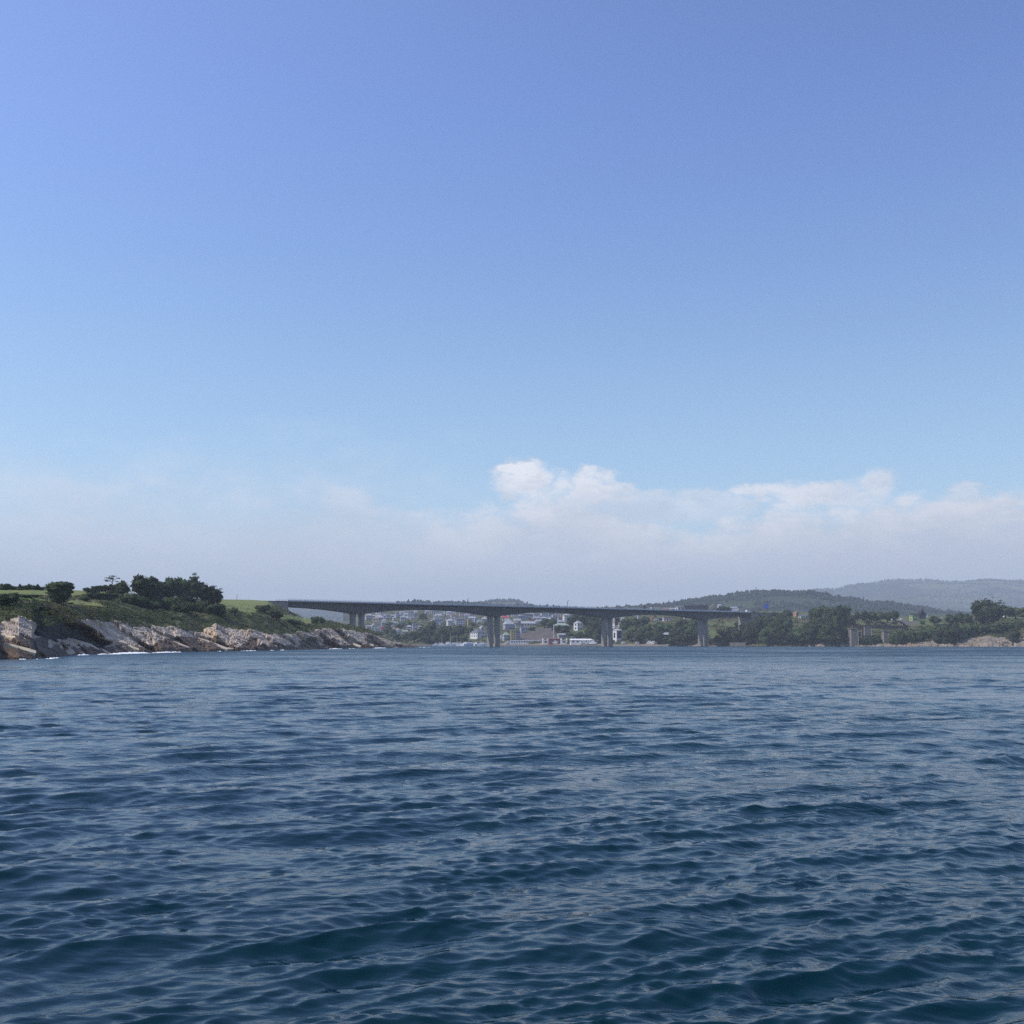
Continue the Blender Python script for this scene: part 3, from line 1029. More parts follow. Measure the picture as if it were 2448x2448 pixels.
def sweep(name, profile_at, ss, mat, parent, cap=True):
    V, F = [], []
    n = None
    for s in ss:
        pr = profile_at(s)
        n = len(pr)
        for (a, z) in pr:
            V.append(bpt(s, a, z))
    for i in range(len(ss) - 1):
        for k in range(n):
            k2 = (k + 1) % n
            F.append((i * n + k, i * n + k2, (i + 1) * n + k2, (i + 1) * n + k))
    if cap:
        F.append(tuple(range(n))[::-1])
        F.append(tuple((len(ss) - 1) * n + k for k in range(n)))
    return new_obj(name, mesh_py(name, V, F), parent, mat)


def build_bridge():
    root = empty("road_bridge", (0, 0, 0))
    tag(root, "long grey concrete road bridge on twin piers across the estuary", "bridge")
    ss = [-72 + i * 3 for i in range(int((600 - 3) / 3) + 1)]

    def gird(s):
        z = deck_z(s)
        b = z - 1.0 - girder_depth(s)
        return [(-5.6, z - 1.0), (-5.0, b), (5.0, b), (5.6, z - 1.0)]
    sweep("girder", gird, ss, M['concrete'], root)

    def slab(s):
        z = deck_z(s)
        return [(-9.6, z), (-9.6, z - 0.55), (-5.8, z - 1.003), (5.8, z - 1.003), (9.6, z - 0.55), (9.6, z)]
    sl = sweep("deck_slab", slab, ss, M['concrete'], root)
    sweep("carriageway", lambda s: [(-8.7, deck_z(s) + .06), (-8.7, deck_z(s) + .004), (8.7, deck_z(s) + .004), (8.7, deck_z(s) + .06)], ss, M['asphalt'], root)
    for sg in (-1, 1):
        def kerb(s, sg=sg):
            z = deck_z(s)
            return [(sg * 9.56, z + .95), (sg * 9.56, z + .01), (sg * 8.85, z + .01), (sg * 9.2, z + .95)]
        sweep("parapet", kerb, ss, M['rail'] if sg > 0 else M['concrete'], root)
        # railing over the parapet: rails and posts, too small to pick apart
        V, F = [], []

        def boxs(s0, s1, n0, n1, z0, z1):
            b = len(V)
            for s in (s0, s1):
                for n in (n0, n1):
                    for z in (z0, z1):
                        V.append(bpt(s, n, deck_z(s) + z))
            F.extend([(b, b + 1, b + 3, b + 2), (b + 4, b + 6, b + 7, b + 5), (b, b + 4, b + 5, b + 1), (b + 2, b + 3, b + 7, b + 6), (b, b + 2, b + 6, b + 4), (b + 1, b + 5, b + 7, b + 3)])
        for s in ss[:-1:1]:
            boxs(s, s + 0.16, sg * 9.3, sg * 9.46, .93, 1.95)
        for i in range(0, len(ss) - 1, 8):
            s1 = ss[min(i + 8, len(ss) - 1)]
            boxs(ss[i], s1, sg * 9.32, sg * 9.44, 1.85, 1.97)
            boxs(ss[i], s1, sg * 9.32, sg * 9.44, 1.35, 1.43)
        r = new_obj("railing", mesh_py("railing", V, F), root, M['rail'])
        r["kind"] = "stuff"
    # piers: pairs of tapered walls
    for p, base in zip(PIER_S, (11.0, -5.0, -5.0, -5.0)):
        for o in (-4.3, 4.3):
            s = p + o
            zt = deck_z(s) - 1.0 - girder_depth(s) + .3
            V, F = [], []
            lv = [(base, 1.75, 2.8), (0.5, 1.75, 2.8), (zt - 6, 1.6, 2.6), (zt, 1.7, 3.0)]
            if base > 0:
                lv = [(base, 1.75, 2.8), (zt - 5, 1.6, 2.6), (zt, 1.7, 3.0)]
            for (z, hs, hn) in lv:
                c = 0.5
                for (a, b) in ((-hs, -hn + c), (-hs, hn - c), (-hs + c, hn), (hs - c, hn), (hs, hn - c), (hs, -hn + c), (hs - c, -hn), (-hs + c, -hn)):
                    V.append(bpt(s + a, b, z))
            for i in range(len(lv) - 1):
                for k in range(8):
                    F.append((i * 8 + k, i * 8 + (k + 1) % 8, (i + 1) * 8 + (k + 1) % 8, (i + 1) * 8 + k))
            F.append(tuple(range(8)))
            new_obj("pier", mesh_py("pier", V, F), root, M['pier'])
    # abutment on the headland and on the far bank
    for s0, s1, zb in ((-100, -71.5, 20), (524.5, 560, 14)):
        V = [bpt(s, n, z) for s in (s0, s1) for n in (-9.5, 9.5) for z in (zb, deck_z(s) - 0.9)]
        F = [(0, 1, 3, 2), (4, 6, 7, 5), (0, 4, 5, 1), (2, 3, 7, 6), (1, 5, 7, 3)]
        new_obj("abutment", mesh_py("abutment", V, F), root, M['pier'])
    # approach road slab beyond the abutments
    for s0, s1 in ((-160, -72.2), (525, 575)):
        V = [bpt(s, n, deck_z(s) + z) for s in (s0, s1) for n in (-9.5, 9.5) for z in (-.85, -0.01)]
        F = [(0, 1, 3, 2), (4, 6, 7, 5), (0, 4, 5, 1), (2, 3, 7, 6), (1, 5, 7, 3)]
        new_obj("approach_slab", mesh_py("approach_slab", V, F), root, M['concrete'])
    return root


build_bridge()


def tube(V, F, a, b, r0, r1, n=6):
    a, b = Vector(a), Vector(b)
    d = (b - a).normalized()
    u = d.orthogonal().normalized()
    w = d.cross(u)
    base = len(V)
    for (c, r) in ((a, r0), (b, r1)):
        for k in range(n):
            t = 2 * math.pi * k / n
            V.append(c + (u * math.cos(t) + w * math.sin(t)) * r)
    for k in range(n):
        F.append((base + k, base + (k + 1) % n, base + n + (k + 1) % n, base + n + k))
    F.append(tuple(base + k for k in range(n))[::-1])
    F.append(tuple(base + n + k for k in range(n)))


def box(V, F, c, sx, sy, sz):
    """axis box: centre of base c"""
    b = len(V)
    for dz in (0, sz):
        for (ax, ay) in ((-1, -1), (1, -1), (1, 1), (-1, 1)):
            V.append((c[0] + ax * sx / 2, c[1] + ay * sy / 2, c[2] + dz))
    F.extend([(b, b + 3, b + 2, b + 1), (b + 4, b + 5, b + 6, b + 7)])
    for k in range(4):
        F.append((b + k, b + (k + 1) % 4, b + 4 + (k + 1) % 4, b + 4 + k))


def part(name, parent, mat, build, smooth=False):
    V, F = [], []
    build(V, F)
    return new_obj(name, mesh_py(name, V, F, smooth), parent, mat)


def lamp_post(loc, h, rz, label, r=.22):
    o = empty("lamp_post", loc, rz)
    tag(o, label, "lamp post", "lamp posts and poles")
    part("pole", o, M['steel_dark'], lambda V, F: tube(V, F, (0, 0, -1), (0, 0, h), r, r * .7))
    part("arm", o, M['steel_dark'], lambda V, F: tube(V, F, (0, 0, h - .1), (1.4, 0, h + .25), r * .45, r * .4))
    part("lamp_head", o, M['steel_dark'], lambda V, F: box(V, F, (1.6, 0, h + .12), 1.0, .4, .25))
    return o


def s_of_px(px):
    x = px - CX
    return (x + 369) / (2.1368 - 0.000679 * x)


for px, h, lab in ((1103, 5.2, "thin dark post on the bridge deck left of the second pair of piers"),
                   (1341, 6.0, "thin dark post on the bridge deck midway between the two middle piers")):
    s = s_of_px(px)
    lamp_post(bpt(s, 9.0, deck_z(s) + 0.9), h, 0.4, lab, .3)


# ------------------------------------------------------------------ vehicles
def car(loc, rz, L, W, H, paint_mat, label, van=False, grp="vehicles on the road"):
    o = empty("parked_car" if not van else "white_van", loc, rz)
    tag(o, label, "van" if van else "car", grp)

    def body(V, F):
        prof = [(-.5, .22), (-.5, .55), (-.46, .62), (-.40, 1.0 if van else .66), (-.2, 1.0), (.22, 1.0), (.36, .66), (.48, .58), (.5, .45), (.5, .22)]
        if van:
            prof = [(-.5, .18), (-.5, .98), (-.46, 1.0), (.2, 1.0), (.34, .64), (.48, .55), (.5, .4), (.5, .18)]
        b = len(V)
        n = len(prof)
        for sgn in (-1, 1):
            for (a, z) in prof:
                k = 1.0 if z < .7 else .86
                V.append((a * L, sgn * W / 2 * k, z * H))
        F.append(tuple(b + i for i in range(n)))
        F.append(tuple(b + n + i for i in range(n))[::-1])
        for i in range(n):
            j = (i + 1) % n
            F.append((b + j, b + i, b + n + i, b + n + j))
    part("body", o, paint_mat, body)
    for sgn in (-1, 1):
        part("window", o, M['glass'], lambda V, F: box(V, F, (-.02 * L, sgn * W * .475, .68 * H), L * .42, .05, H * .24))
        for a in (-.3, .3):
            part("wheel", o, M['tyre'], lambda V, F: tube(V, F, (a * L, sgn * (W / 2 - .18), .32), (a * L, sgn * (W / 2 + .02), .32), .32, .32, 10))
    return o


BRZ = math.atan2(BD.y, BD.x)
s = s_of_px(1775)
car(bpt(s, 6.5, deck_z(s) + .065), BRZ, 6.4, 2.2, 2.9, M['white_paint'], "white van driving at the wooded end of the bridge", True)
s = s_of_px(1788)
car(bpt(s, 6.5, deck_z(s) + .065), BRZ, 5.6, 2.1, 2.0, M['dark_paint'], "dark car following beside the white van on the bridge")


# ------------------------------------------------------------------ foliage
def leaf_quads(cent, nrm, size, rg):
    """bent leaf-clump faces standing off a surface"""
    n = len(cent)
    t = rg.normal(size=(n, 3))
    nr = nrm + rg.normal(0, .55, (n, 3))
    nr /= np.linalg.norm(nr, axis=1, keepdims=True) + 1e-9
    u = np.cross(nr, t)
    u /= np.linalg.norm(u, axis=1, keepdims=True) + 1e-9
    v = np.cross(nr, u)
    s = (size * rg.uniform(.6, 1.3, n))[:, None]
    a = cent - u * s
    b = cent - v * s * .7
    c = cent + u * s
    d = cent + v * s * .7
    V = np.stack([a, b, c, d], 1).reshape(-1, 3)
    F = np.arange(n * 4).reshape(-1, 4)
    return V, F


ICO_V, ICO_F = None, None


def ico():
    global ICO_V, ICO_F
    if ICO_V is None:
        bm = bmesh.new()
        bmesh.ops.create_icosphere(bm, subdivisions=2, radius=1.0)
        bm.verts.ensure_lookup_table()
        ICO_V = np.array([v.co[:] for v in bm.verts])
        ICO_F = np.array([[v.index for v in f.verts] for f in bm.faces])
        bm.free()
    return ICO_V, ICO_F


def crown_mesh(name, lobes, n_leaf, leaf, seed, mat, core=0.88):
    """lobes: (x, y, z, rx, rz) in unit tree space (height 1, half width .5)"""
    rg = np.random.default_rng(seed)
    iv, jf = ico()
    Vs, Fs, base = [], [], 0
    area = np.array([l[3] * l[4] for l in lobes])
    area = area / area.sum()
    for l, ar in zip(lobes, area):
        x, y, z, rx, rz = l
        c = np.array([x, y, z])
        r = np.array([rx, rx, rz])
        nv = iv * (core + rg.uniform(-.16, .10, (len(iv), 1)))
        Vs.append(nv * r + c)
        tri = jf
        Fs.append(np.concatenate([tri, tri[:, 2:]], 1) + base)
        base += len(iv)
        n = int(n_leaf * ar) + 8
        d = rg.normal(size=(n, 3))
        d /= np.linalg.norm(d, axis=1, keepdims=True)
        rad = rg.uniform(.82, 1.14, n)[:, None]
        V, F = leaf_quads(d * rad * r + c, d, np.full(n, leaf), rg)
        Vs.append(V)
        Fs.append(F + base)
        base += len(V)
    V = np.concatenate(Vs)
    F = np.concatenate(Fs)
    me = bpy.data.meshes.new(name)
    faces = [tuple(int(i) for i in (f if f[2] != f[3] else f[:3])) for f in F]
    me.from_pydata(V.tolist(), [], faces)
    me.materials.append(mat)
    me.update()
    return me


def lobes_round(seed, n=9, low=.30):
    rg = np.random.default_rng(seed)
    out = [(0, 0, .58, .36, .34)]
    for i in range(n):
        a = rg.uniform(0, 6.28)
        r = rg.uniform(.14, .30)
        z = rg.uniform(low, .82)
        k = rg.uniform(.15, .24)
        out.append((math.cos(a) * r * (1.2 - abs(z - .55)), math.sin(a) * r * (1.2 - abs(z - .55)), z, k, k * rg.uniform(.75, 1.0)))
    out.append((rg.uniform(-.08, .08), rg.uniform(-.08, .08), .86, .17, .14))
    return out


def lobes_bush(seed):
    rg = np.random.default_rng(seed)
    out = [(0, 0, .42, .42, .45)]
    for i in range(8):
        a = rg.uniform(0, 6.28)
        z = rg.uniform(.15, .7)
        out.append((math.cos(a) * .3, math.sin(a) * .3, z, rg.uniform(.16, .26), rg.uniform(.16, .30)))
    return out


def lobes_layered(seed):
    rg = np.random.default_rng(seed)
    out = []
    for i in range(7):
        z = .22 + i * .105
        w = .46 * math.sin(math.pi * (.30 + .62 * (1 - i / 6) * .75 + .08)) ** .8
        for k in range(5):
            a = k * 1.256 + rg.uniform(-.4, .4)
            out.append((math.cos(a) * w * .56, math.sin(a) * w * .56, z + rg.uniform(-.03, .03), w * rg.uniform(.42, .58), .125))
        out.append((0, 0, z, w * .7, .14))
    out.append((.0, 0, .93, .16, .07))
    return out


def lobes_umbrella(seed):
    rg = np.random.default_rng(seed)
    out = []
    for i in range(9):
        a = rg.uniform(0, 6.28)
        r = rg.uniform(.12, .42)
        z = .90 - r * rg.uniform(.2, .75)
        out.append((math.cos(a) * r, math.sin(a) * r, z, rg.uniform(.09, .17), rg.uniform(.03, .05)))
    out.append((0, 0, .93, .2, .05))
    return out


def lobes_spire(seed):
    rg = np.random.default_rng(seed)
    out = []
    for i in range(7):
        z = .15 + i * .125
        w = .48 * (1 - i / 8.2)
        out.append((rg.uniform(-.06, .06), rg.uniform(-.06, .06), z, w * rg.uniform(.8, 1.05), .13))
    return out


def trunk_mesh(name, kind, seed):
    rg = np.random.default_rng(seed)
    V, F = [], []
    if kind == 'umbrella':
        tube(V, F, (0, 0, -.06), (.03, 0, .55), .035, .02)
        for i in range(6):
            a = i * 1.05 + rg.uniform(-.3, .3)
            tube(V, F, (.03, 0, .5 + .03 * i), (math.cos(a) * .34, math.sin(a) * .34, .84), .014, .006, 4)
    else:
        tube(V, F, (0, 0, -.15), (.01, .01, .5), .06, .03)
        for i in range(5):
            a = i * 1.26 + rg.uniform(-.3, .3)
            tube(V, F, (0, 0, .22 + .05 * i), (math.cos(a) * .26, math.sin(a) * .26, .5 + .05 * i), .022, .008, 4)
    me = mesh_py(name, V, F)
    me.materials.append(M['bark'])
    return me


CROWNS, TRUNKS = {}, {}
for kind, fn, nl, lf, nvar in (('round', lobes_round, 900, .042, 4), ('bush', lobes_bush, 600, .055, 4), ('layered', lobes_layered, 1500, .030, 1),
                               ('umbrella', lobes_umbrella, 260, .026, 3), ('spire', lobes_spire, 500, .050, 2)):
    for tone in ('leaf_dark', 'leaf_mid', 'leaf_light'):
        CROWNS[kind, tone] = [crown_mesh("crown_%s_%d" % (kind, i), fn(40 + i * 7), nl, lf, 60 + i, M[tone], .5 if kind == 'umbrella' else .88) for i in range(nvar)]
    TRUNKS[kind] = [trunk_mesh("trunk_%s_%d" % (kind, i), kind, 80 + i) for i in range(2)]

TREE_RG = random.Random(17)


def tree(land, px, base, top, w, kind, tone, label, group=None, name="tree", cat="tree", Y=None):
    if Y is None:
        loc = land.at(px, base)
    else:
        loc = P(px, base, Y)
    k = loc.y / FPX
    h = (base - top) * k
    wd = w * k
    o = empty(name, loc, TREE_RG.uniform(0, 6.28), (wd, wd, h))
    tag(o, label, cat, group)
    c = bpy.data.objects.new("crown" if name != "shrub" else "foliage", TREE_RG.choice(CROWNS[kind, tone]))
    c.parent = o
    col.objects.link(c)
    t = bpy.data.objects.new("trunk" if name != "shrub" else "stem", TREE_RG.choice(TRUNKS[kind]))
    t.parent = o
    col.objects.link(t)
    return o


ORD = ["first", "second", "third", "fourth", "fifth", "sixth", "seventh", "eighth", "ninth", "tenth", "eleventh", "twelfth"]


# -- headland
tree(LEFT, 141, 1446, 1390, 70, 'layered', 'leaf_dark', "lone broad dark pine with layered boughs standing in the headland field", name="pine_tree")
tree(LEFT, 268, 1416, 1375, 44, 'umbrella', 'leaf_dark', "spindly flat-topped pine with see-through crown left of the headland grove", name="umbrella_pine")
tree(LEFT, 293, 1432, 1389, 40, 'round', 'leaf_dark', "dark tree with bare visible trunk at the left edge of the headland grove")
gl = "headland grove"
for px, b, t, w, kd, tn, lab in [
    (336, 1441, 1374, 68, 'round', 'leaf_dark', "tallest dome of the headland grove, at its left half"),
    (362, 1442, 1379, 60, 'round', 'leaf_dark', "broad dark tree just right of the grove's left dome"),
    (388, 1444, 1392, 54, 'round', 'leaf_dark', "lower dark tree filling the dip in the middle of the grove"),
    (409, 1444, 1380, 62, 'round', 'leaf_dark', "dark rounded tree starting the right half of the grove"),
    (433, 1446, 1380, 66, 'round', 'leaf_mid', "slightly greener broad tree in the grove's right half"),
    (459, 1447, 1381, 60, 'round', 'leaf_dark', "dark tree under the wispy flat tufts on the grove top"),
    (482, 1449, 1391, 58, 'round', 'leaf_dark', "dark tree on the grove's falling right shoulder"),
    (503, 1450, 1402, 50, 'round', 'leaf_dark', "smaller dark tree near the grove's right end"),
    (518, 1450, 1413, 38, 'round', 'leaf_dark', "last low dark tree at the grove's right end beside the meadow"),
]:
    tree(LEFT, px, b, t, w, kd, tn, lab, "trees of the headland grove")
tree(LEFT, 464, 1438, 1368, 30, 'umbrella', 'leaf_dark', "wispy pine with tiny flat tufts poking above the grove", name="umbrella_pine")
tree(LEFT, 510, 1446, 1400, 40, 'umbrella', 'leaf_dark', "flat-tufted pine leaning out at the grove's right shoulder", name="umbrella_pine")
tree(LEFT, 524, 1447, 1410, 24, 'umbrella', 'leaf_dark', "small tufted pine at the far right tip of the grove", name="umbrella_pine")
for i, (px, t, w) in enumerate([(208, 1405, 26), (222, 1402, 30), (237, 1400, 32), (252, 1398, 32), (266, 1398, 30), (281, 1395, 34)]):
    tree(LEFT, px, 1419, t, w, 'spire' if i % 3 == 1 else 'round', 'leaf_dark', ORD[i] + " dark tree from the left in the row climbing to the grove", "conifers left of the grove", name="tree")
for i, (px, t, w) in enumerate([(3, 1396, 26), (13, 1394, 22), (23, 1397, 26), (33, 1401, 20), (47, 1396, 20), (56, 1400, 26), (67, 1396, 18), (77, 1398, 26), (90, 1397, 18), (100, 1401, 20)]):
    tree(LEFT, px, 1411, t, w, 'bush' if i in (1, 3, 5, 7, 9) else 'spire', 'leaf_dark', ORD[i] + " small distant tree from the left on the field skyline", "conifers on the field skyline", name="tree")
for px, b, t, w, lab in [(228, 1435, 1414, 40, "dark domed shrub at the left of the field hedge"), (256, 1436, 1417, 50, "long dark shrub at the right of the field hedge"),
                         (203, 1439, 1426, 32, "brownish low shrub between lone pine and field hedge"), (160, 1446, 1440, 30, "low shrub at the foot of the lone pine"),
                         (60, 1430, 1419, 70, "low dark hedge shrub along the lower field edge"), (12, 1450, 1418, 60, "dense dark shrub on the bank at the left frame edge"),
                         (753, 1491, 1473, 19, "left one of two round shrubs on the low point of the headland"), (769, 1492, 1473, 19, "right one of two round shrubs on the low point of the headland"),
                         (556, 1468, 1452, 26, "green shrub below the meadow right of the grove"), (628, 1468, 1446, 34, "round dark shrub below the bridge abutment"),
                         (655, 1478, 1456, 44, "broad shrub on the slope under the bridge abutment"), (700, 1496, 1479, 50, "dark shrub on the slope right of the small green field")]:
    tree(LEFT, px, b, t, w, 'bush', 'leaf_dark' if 'dark' in lab else 'leaf_mid', lab, "shrubs on the headland", name="shrub", cat="shrub")


for i, (px, b, t, w) in enumerate(sorted([(305, 1448, 1424, 40), (330, 1452, 1424, 44), (356, 1456, 1426, 46), (384, 1458, 1424, 48), (410, 1460, 1428, 46), (436, 1462, 1430, 48), (462, 1464, 1432, 48), (488, 1464, 1434, 46), (510, 1464, 1436, 40), (372, 1448, 1418, 40), (422, 1450, 1420, 40), (448, 1452, 1422, 40)])):
    tree(LEFT, px, b + (i % 4) * 3 - 4, t + (i * 7 % 5) * 3 - 3, w + (i % 3) * 9, 'bush', ('leaf_dark', 'leaf_mid')[i % 4 == 1], ORD[i] + " dark bush from the left in the thicket below the headland grove", "thicket under the headland grove", name="shrub", cat="shrub")


# scrub that covers the slopes as one mass
def scrub(name, land, n, size, accept, label, seed, mat, per=26, parent=None):
    rg = np.random.default_rng(seed)
    nr, nc = land.PX.shape
    pts = []
    ii = rg.integers(1, nr - 1, n * 6)
    jj = rg.integers(1, nc - 1, n * 6)
    ok = accept(land.PX[ii, jj], land.PY[ii, jj], ii)
    ii, jj = ii[ok][:n], jj[ok][:n]
    c = land.XYZ[ii, jj]
    m = len(c)
    s = size * rg.uniform(.6, 1.5, m) * np.clip(c[:, 1] / 420, .7, 2.4)
    d = rg.normal(size=(m, per, 3))
    d[..., 2] = np.abs(d[..., 2])
    d /= np.linalg.norm(d, axis=2, keepdims=True)
    cen = c[:, None, :] + d * s[:, None, None] * np.array([1.3, 1.3, .8]) * rg.uniform(.75, 1.1, (m, per, 1))
    V, F = leaf_quads(cen.reshape(-1, 3), d.reshape(-1, 3), np.repeat(s * .36, per), rg)
    o = new_obj(name, mesh_np(name, V, F), None, mat)
    tag(o, label, kind="stuff")


def acc_left(px, py, ii):
    ok = (ii > 50) & (ii < 104)
    m = np.zeros(px.shape, bool)
    for poly in MEADOWS:
        m |= in_poly(px, py, poly)
    ok |= in_poly(px, py, GULLY) & (py < 1482)
    return ok & ~m & (px < 900) & (px > -250) & ((ii > 54) | in_poly(px, py, GULLY) | (px < 120) | (np.sin(px * .2) > .2))


scrub("headland_scrub", LEFT, 4800, 0.52, acc_left, "dark heath and bracken covering the headland slopes", 51, M['scrub'])


def acc_far(px, py, ii):
    ok = (ii > 11) & (ii < 60) & (px > 1480)
    ok |= (ii > 9) & (ii < 60) & (px > 860) & (px <= 1480)
    m = np.zeros(px.shape, bool)
    for poly in FAR_MEADOWS + EARTH:
        m |= in_poly(px, py, poly)
    return ok & ~m & (px < 2560)


scrub("far_bank_scrub", FAR, 4200, 0.75, acc_far, "low green undergrowth on the far bank", 52, M['scrub'], per=22)

# -- trees of the far bank, in clumps one cannot tell apart tree by tree
def clump(items, area, group, tone='leaf_mid', kind='round', name="tree"):
    tw = {'leaf_dark': 'dark', 'leaf_mid': 'mid-green', 'leaf_light': 'pale green'}
    buckets = {}
    for it in items:
        tn = it[4] if len(it) > 4 else tone
        row = 'waterside' if it[1] >= 1534 else 'mid-slope' if it[1] >= 1508 else 'upper'
        buckets.setdefault((tn, row), []).append(it)
    noun = "bush" if name == "shrub" else "tree"
    for (tn, row), its in buckets.items():
        its.sort()
        for i, it in enumerate(its):
            px, b, t, w = it[:4]
            if len(its) == 1:
                lab = "the only %s %s %s, %s" % (tw[tn], row, noun, area)
            else:
                lab = "%s %s %s %s from the left, %s" % (ORD[i], tw[tn], row, noun, area)
            tree(FAR, px, b, t, w, it[5] if len(it) > 5 else kind, tn, lab, group, name, "shrub" if name == "shrub" else "tree")


D, Mi, Li = 'leaf_dark', 'leaf_mid', 'leaf_light'
clump([(1700, 1544, 1526, 26, D), (1716, 1544, 1520, 32, D), (1738, 1544, 1510, 38, D), (1762, 1544, 1500, 42, D), (1786, 1543, 1488, 42, D), (1722, 1520, 1505, 24, D),
       (1745, 1512, 1499, 26, D), (1768, 1505, 1486, 32, D)],
      "wood right of the last bridge piers", "wood right of the last piers", D)
clump([(1812, 1541, 1472, 42, D), (1806, 1484, 1462, 36, D), (1838, 1544, 1497, 46, Mi), (1835, 1502, 1470, 38, Mi), (1868, 1502, 1467, 36, D), (1866, 1544, 1492, 46, D), (1882, 1524, 1476, 28, D),
       (1892, 1545, 1508, 38, D), (1912, 1545, 1500, 46, Mi), (1850, 1520, 1482, 36, Mi), (1825, 1520, 1484, 34, Mi), (1884, 1480, 1458, 24, D), (1880, 1490, 1472, 30, Mi), (1852, 1478, 1464, 30, Mi)],
      "wood below the orange-gabled house", "wood below the orange-gabled house")
clump([(1932, 1545, 1490, 42, D), (1944, 1495, 1454, 30, D), (1957, 1540, 1460, 58, D), (1966, 1500, 1449, 52, Mi), (1987, 1545, 1454, 62, D), (2006, 1520, 1448, 58, D), (2020, 1486, 1449, 38, D),
       (2002, 1545, 1488, 58, D), (2032, 1502, 1470, 32, D), (1975, 1545, 1496, 50, D), (2025, 1530, 1495, 34, D)],
      "humped wood left of ruined pillars", "humped wood left of the ruined pillars", D)
for px, b, t, w, tn, lab in [
    (2050, 1486, 1461, 18, Mi, "small slim tree left of the tree row above the ruined pillars"),
    (2068, 1490, 1460, 26, D, "left tree of the row above the ruined pillars"),
    (2083, 1489, 1462, 24, Mi, "second tree of the row above the ruined pillars"),
    (2104, 1489, 1462, 30, Mi, "widest tree in the middle of the row above the pillars"),
    (2121, 1488, 1463, 26, Mi, "fourth tree of the row above the pillars"),
    (2140, 1487, 1459, 28, D, "tallest right-hand tree of the row, left of the green house"),
    (2074, 1496, 1484, 14, D, "round shrub on the lawn below the tree row"),
    (2031, 1498, 1483, 16, D, "dark round shrub at the left of the lawn above the pillars"),
    (2139, 1494, 1482, 11, D, "small clipped round shrub in front of the white parked car"),
    (2205, 1494, 1482, 12, Mi, "small shrub on the lawn right of the green house"),
    (2233, 1496, 1473, 34, Mi, "round green tree right of the black-gabled house"),
    (2272, 1496, 1468, 32, Mi, "green tree left of the pair behind the cream hut"),
    (2296, 1494, 1465, 26, D, "dark tree between the cream hut and the great dark tree"),
    (2314, 1494, 1467, 24, Mi, "tree hard against the left side of the great dark tree"),
    (2362, 1500, 1433, 74, D, "great dark spreading tree topping the cliff at the right"),
    (2345, 1500, 1452, 44, D, "dark lower tree under the left flank of the great tree"),
    (2404, 1480, 1446, 38, Mi, "green tree right behind the great dark tree"),
    (2428, 1480, 1452, 42, Li, "pale green tree near the right frame edge"),
    (2452, 1482, 1452, 50, Li, "pale olive tree cut by the right frame edge"),
]:
    if 'shrub' in lab:
        tree(FAR, px, b, t, w, 'bush', tn, lab, "shrubs on the right bank", "shrub", "shrub")
    else:
        tree(FAR, px, b, t, w, 'round', tn, lab, "trees on the right bank")
tree(FAR, 2394, 1476, 1434, 24, 'umbrella', Mi, "wispy flat-topped tree between the great tree and the pale ones", name="umbrella_pine")
clump([(2152, 1544, 1504, 24, D), (2172, 1538, 1500, 34, Mi), (2195, 1532, 1500, 42, Mi), (2222, 1524, 1494, 40, Mi), (2250, 1538, 1493, 46, D), (2276, 1541, 1488, 46, D), (2300, 1528, 1488, 46, Mi), (2322, 1520, 1490, 38, Mi),
       (2345, 1514, 1492, 38, Mi), (2380, 1510, 1487, 54, Mi), (2412, 1508, 1487, 46, Mi), (2425, 1540, 1500, 26, D), (2438, 1500, 1484, 34, Mi), (2465, 1510, 1488, 40, Mi), (2062, 1542, 1524, 24, D), (2078, 1542, 1516, 28, D), (2054, 1542, 1530, 16, D), (2100, 1538, 1522, 20, D), (2092, 1534, 1516, 22, D), (2135, 1540, 1512, 26, Mi)],
      "rocky bank by the ruined pillars", "bushes on the rocky bank", 'leaf_mid', 'bush', "shrub")
# -- slope between the third and fourth pairs of piers
clump([(1500, 1512, 1480, 32, D), (1520, 1502, 1478, 36, Mi), (1541, 1500, 1475, 32, D), (1510, 1536, 1497, 38, Li), (1530, 1539, 1504, 36, Mi), (1551, 1539, 1499, 38, D), (1571, 1541, 1504, 38, D), (1590, 1518, 1490, 42, Mi),
       (1612, 1532, 1504, 38, D), (1575, 1512, 1487, 32, Mi), (1630, 1522, 1480, 38, Mi), (1652, 1532, 1489, 42, Mi), (1660, 1512, 1478, 32, D), (1642, 1544, 1509, 38, D), (1602, 1545, 1522, 36, D), (1622, 1545, 1518, 32, D), (1664, 1537, 1505, 26, D),
       (1545, 1520, 1492, 34, Mi), (1490, 1500, 1482, 22, Mi)],
      "slope under the right-hand span", "trees framed by the right-hand span")
# -- town woods
clump([(990, 1537, 1510, 32, D), (1010, 1537, 1498, 36, D), (1031, 1535, 1484, 36, D), (1051, 1537, 1499, 38, D), (1076, 1532, 1499, 42, D), (1096, 1527, 1498, 38, D), (1102, 1513, 1496, 32, D), (1121, 1516, 1500, 28, Mi),
       (1066, 1512, 1496, 32, D), (1061, 1541, 1517, 32, D), (1086, 1541, 1519, 32, Mi), (1020, 1540, 1515, 30, D), (1040, 1541, 1518, 30, D), (1105, 1538, 1518, 30, Mi), (970, 1535, 1514, 30, D), (950, 1535, 1516, 30, Mi)],
      "wooded bluff above the marina", "wooded bluff above the marina", D)
clump([(1012, 1484, 1466, 26, D), (925, 1522, 1497, 26, D), (940, 1527, 1505, 28, Mi), (956, 1508, 1490, 24, Mi), (975, 1503, 1486, 24, Mi), (905, 1522, 1508, 24, Mi), (932, 1500, 1488, 20, Mi), (1130, 1500, 1488, 18, D), (1160, 1500, 1488, 16, Mi)],
      "among the left town houses", "trees among the left town houses")
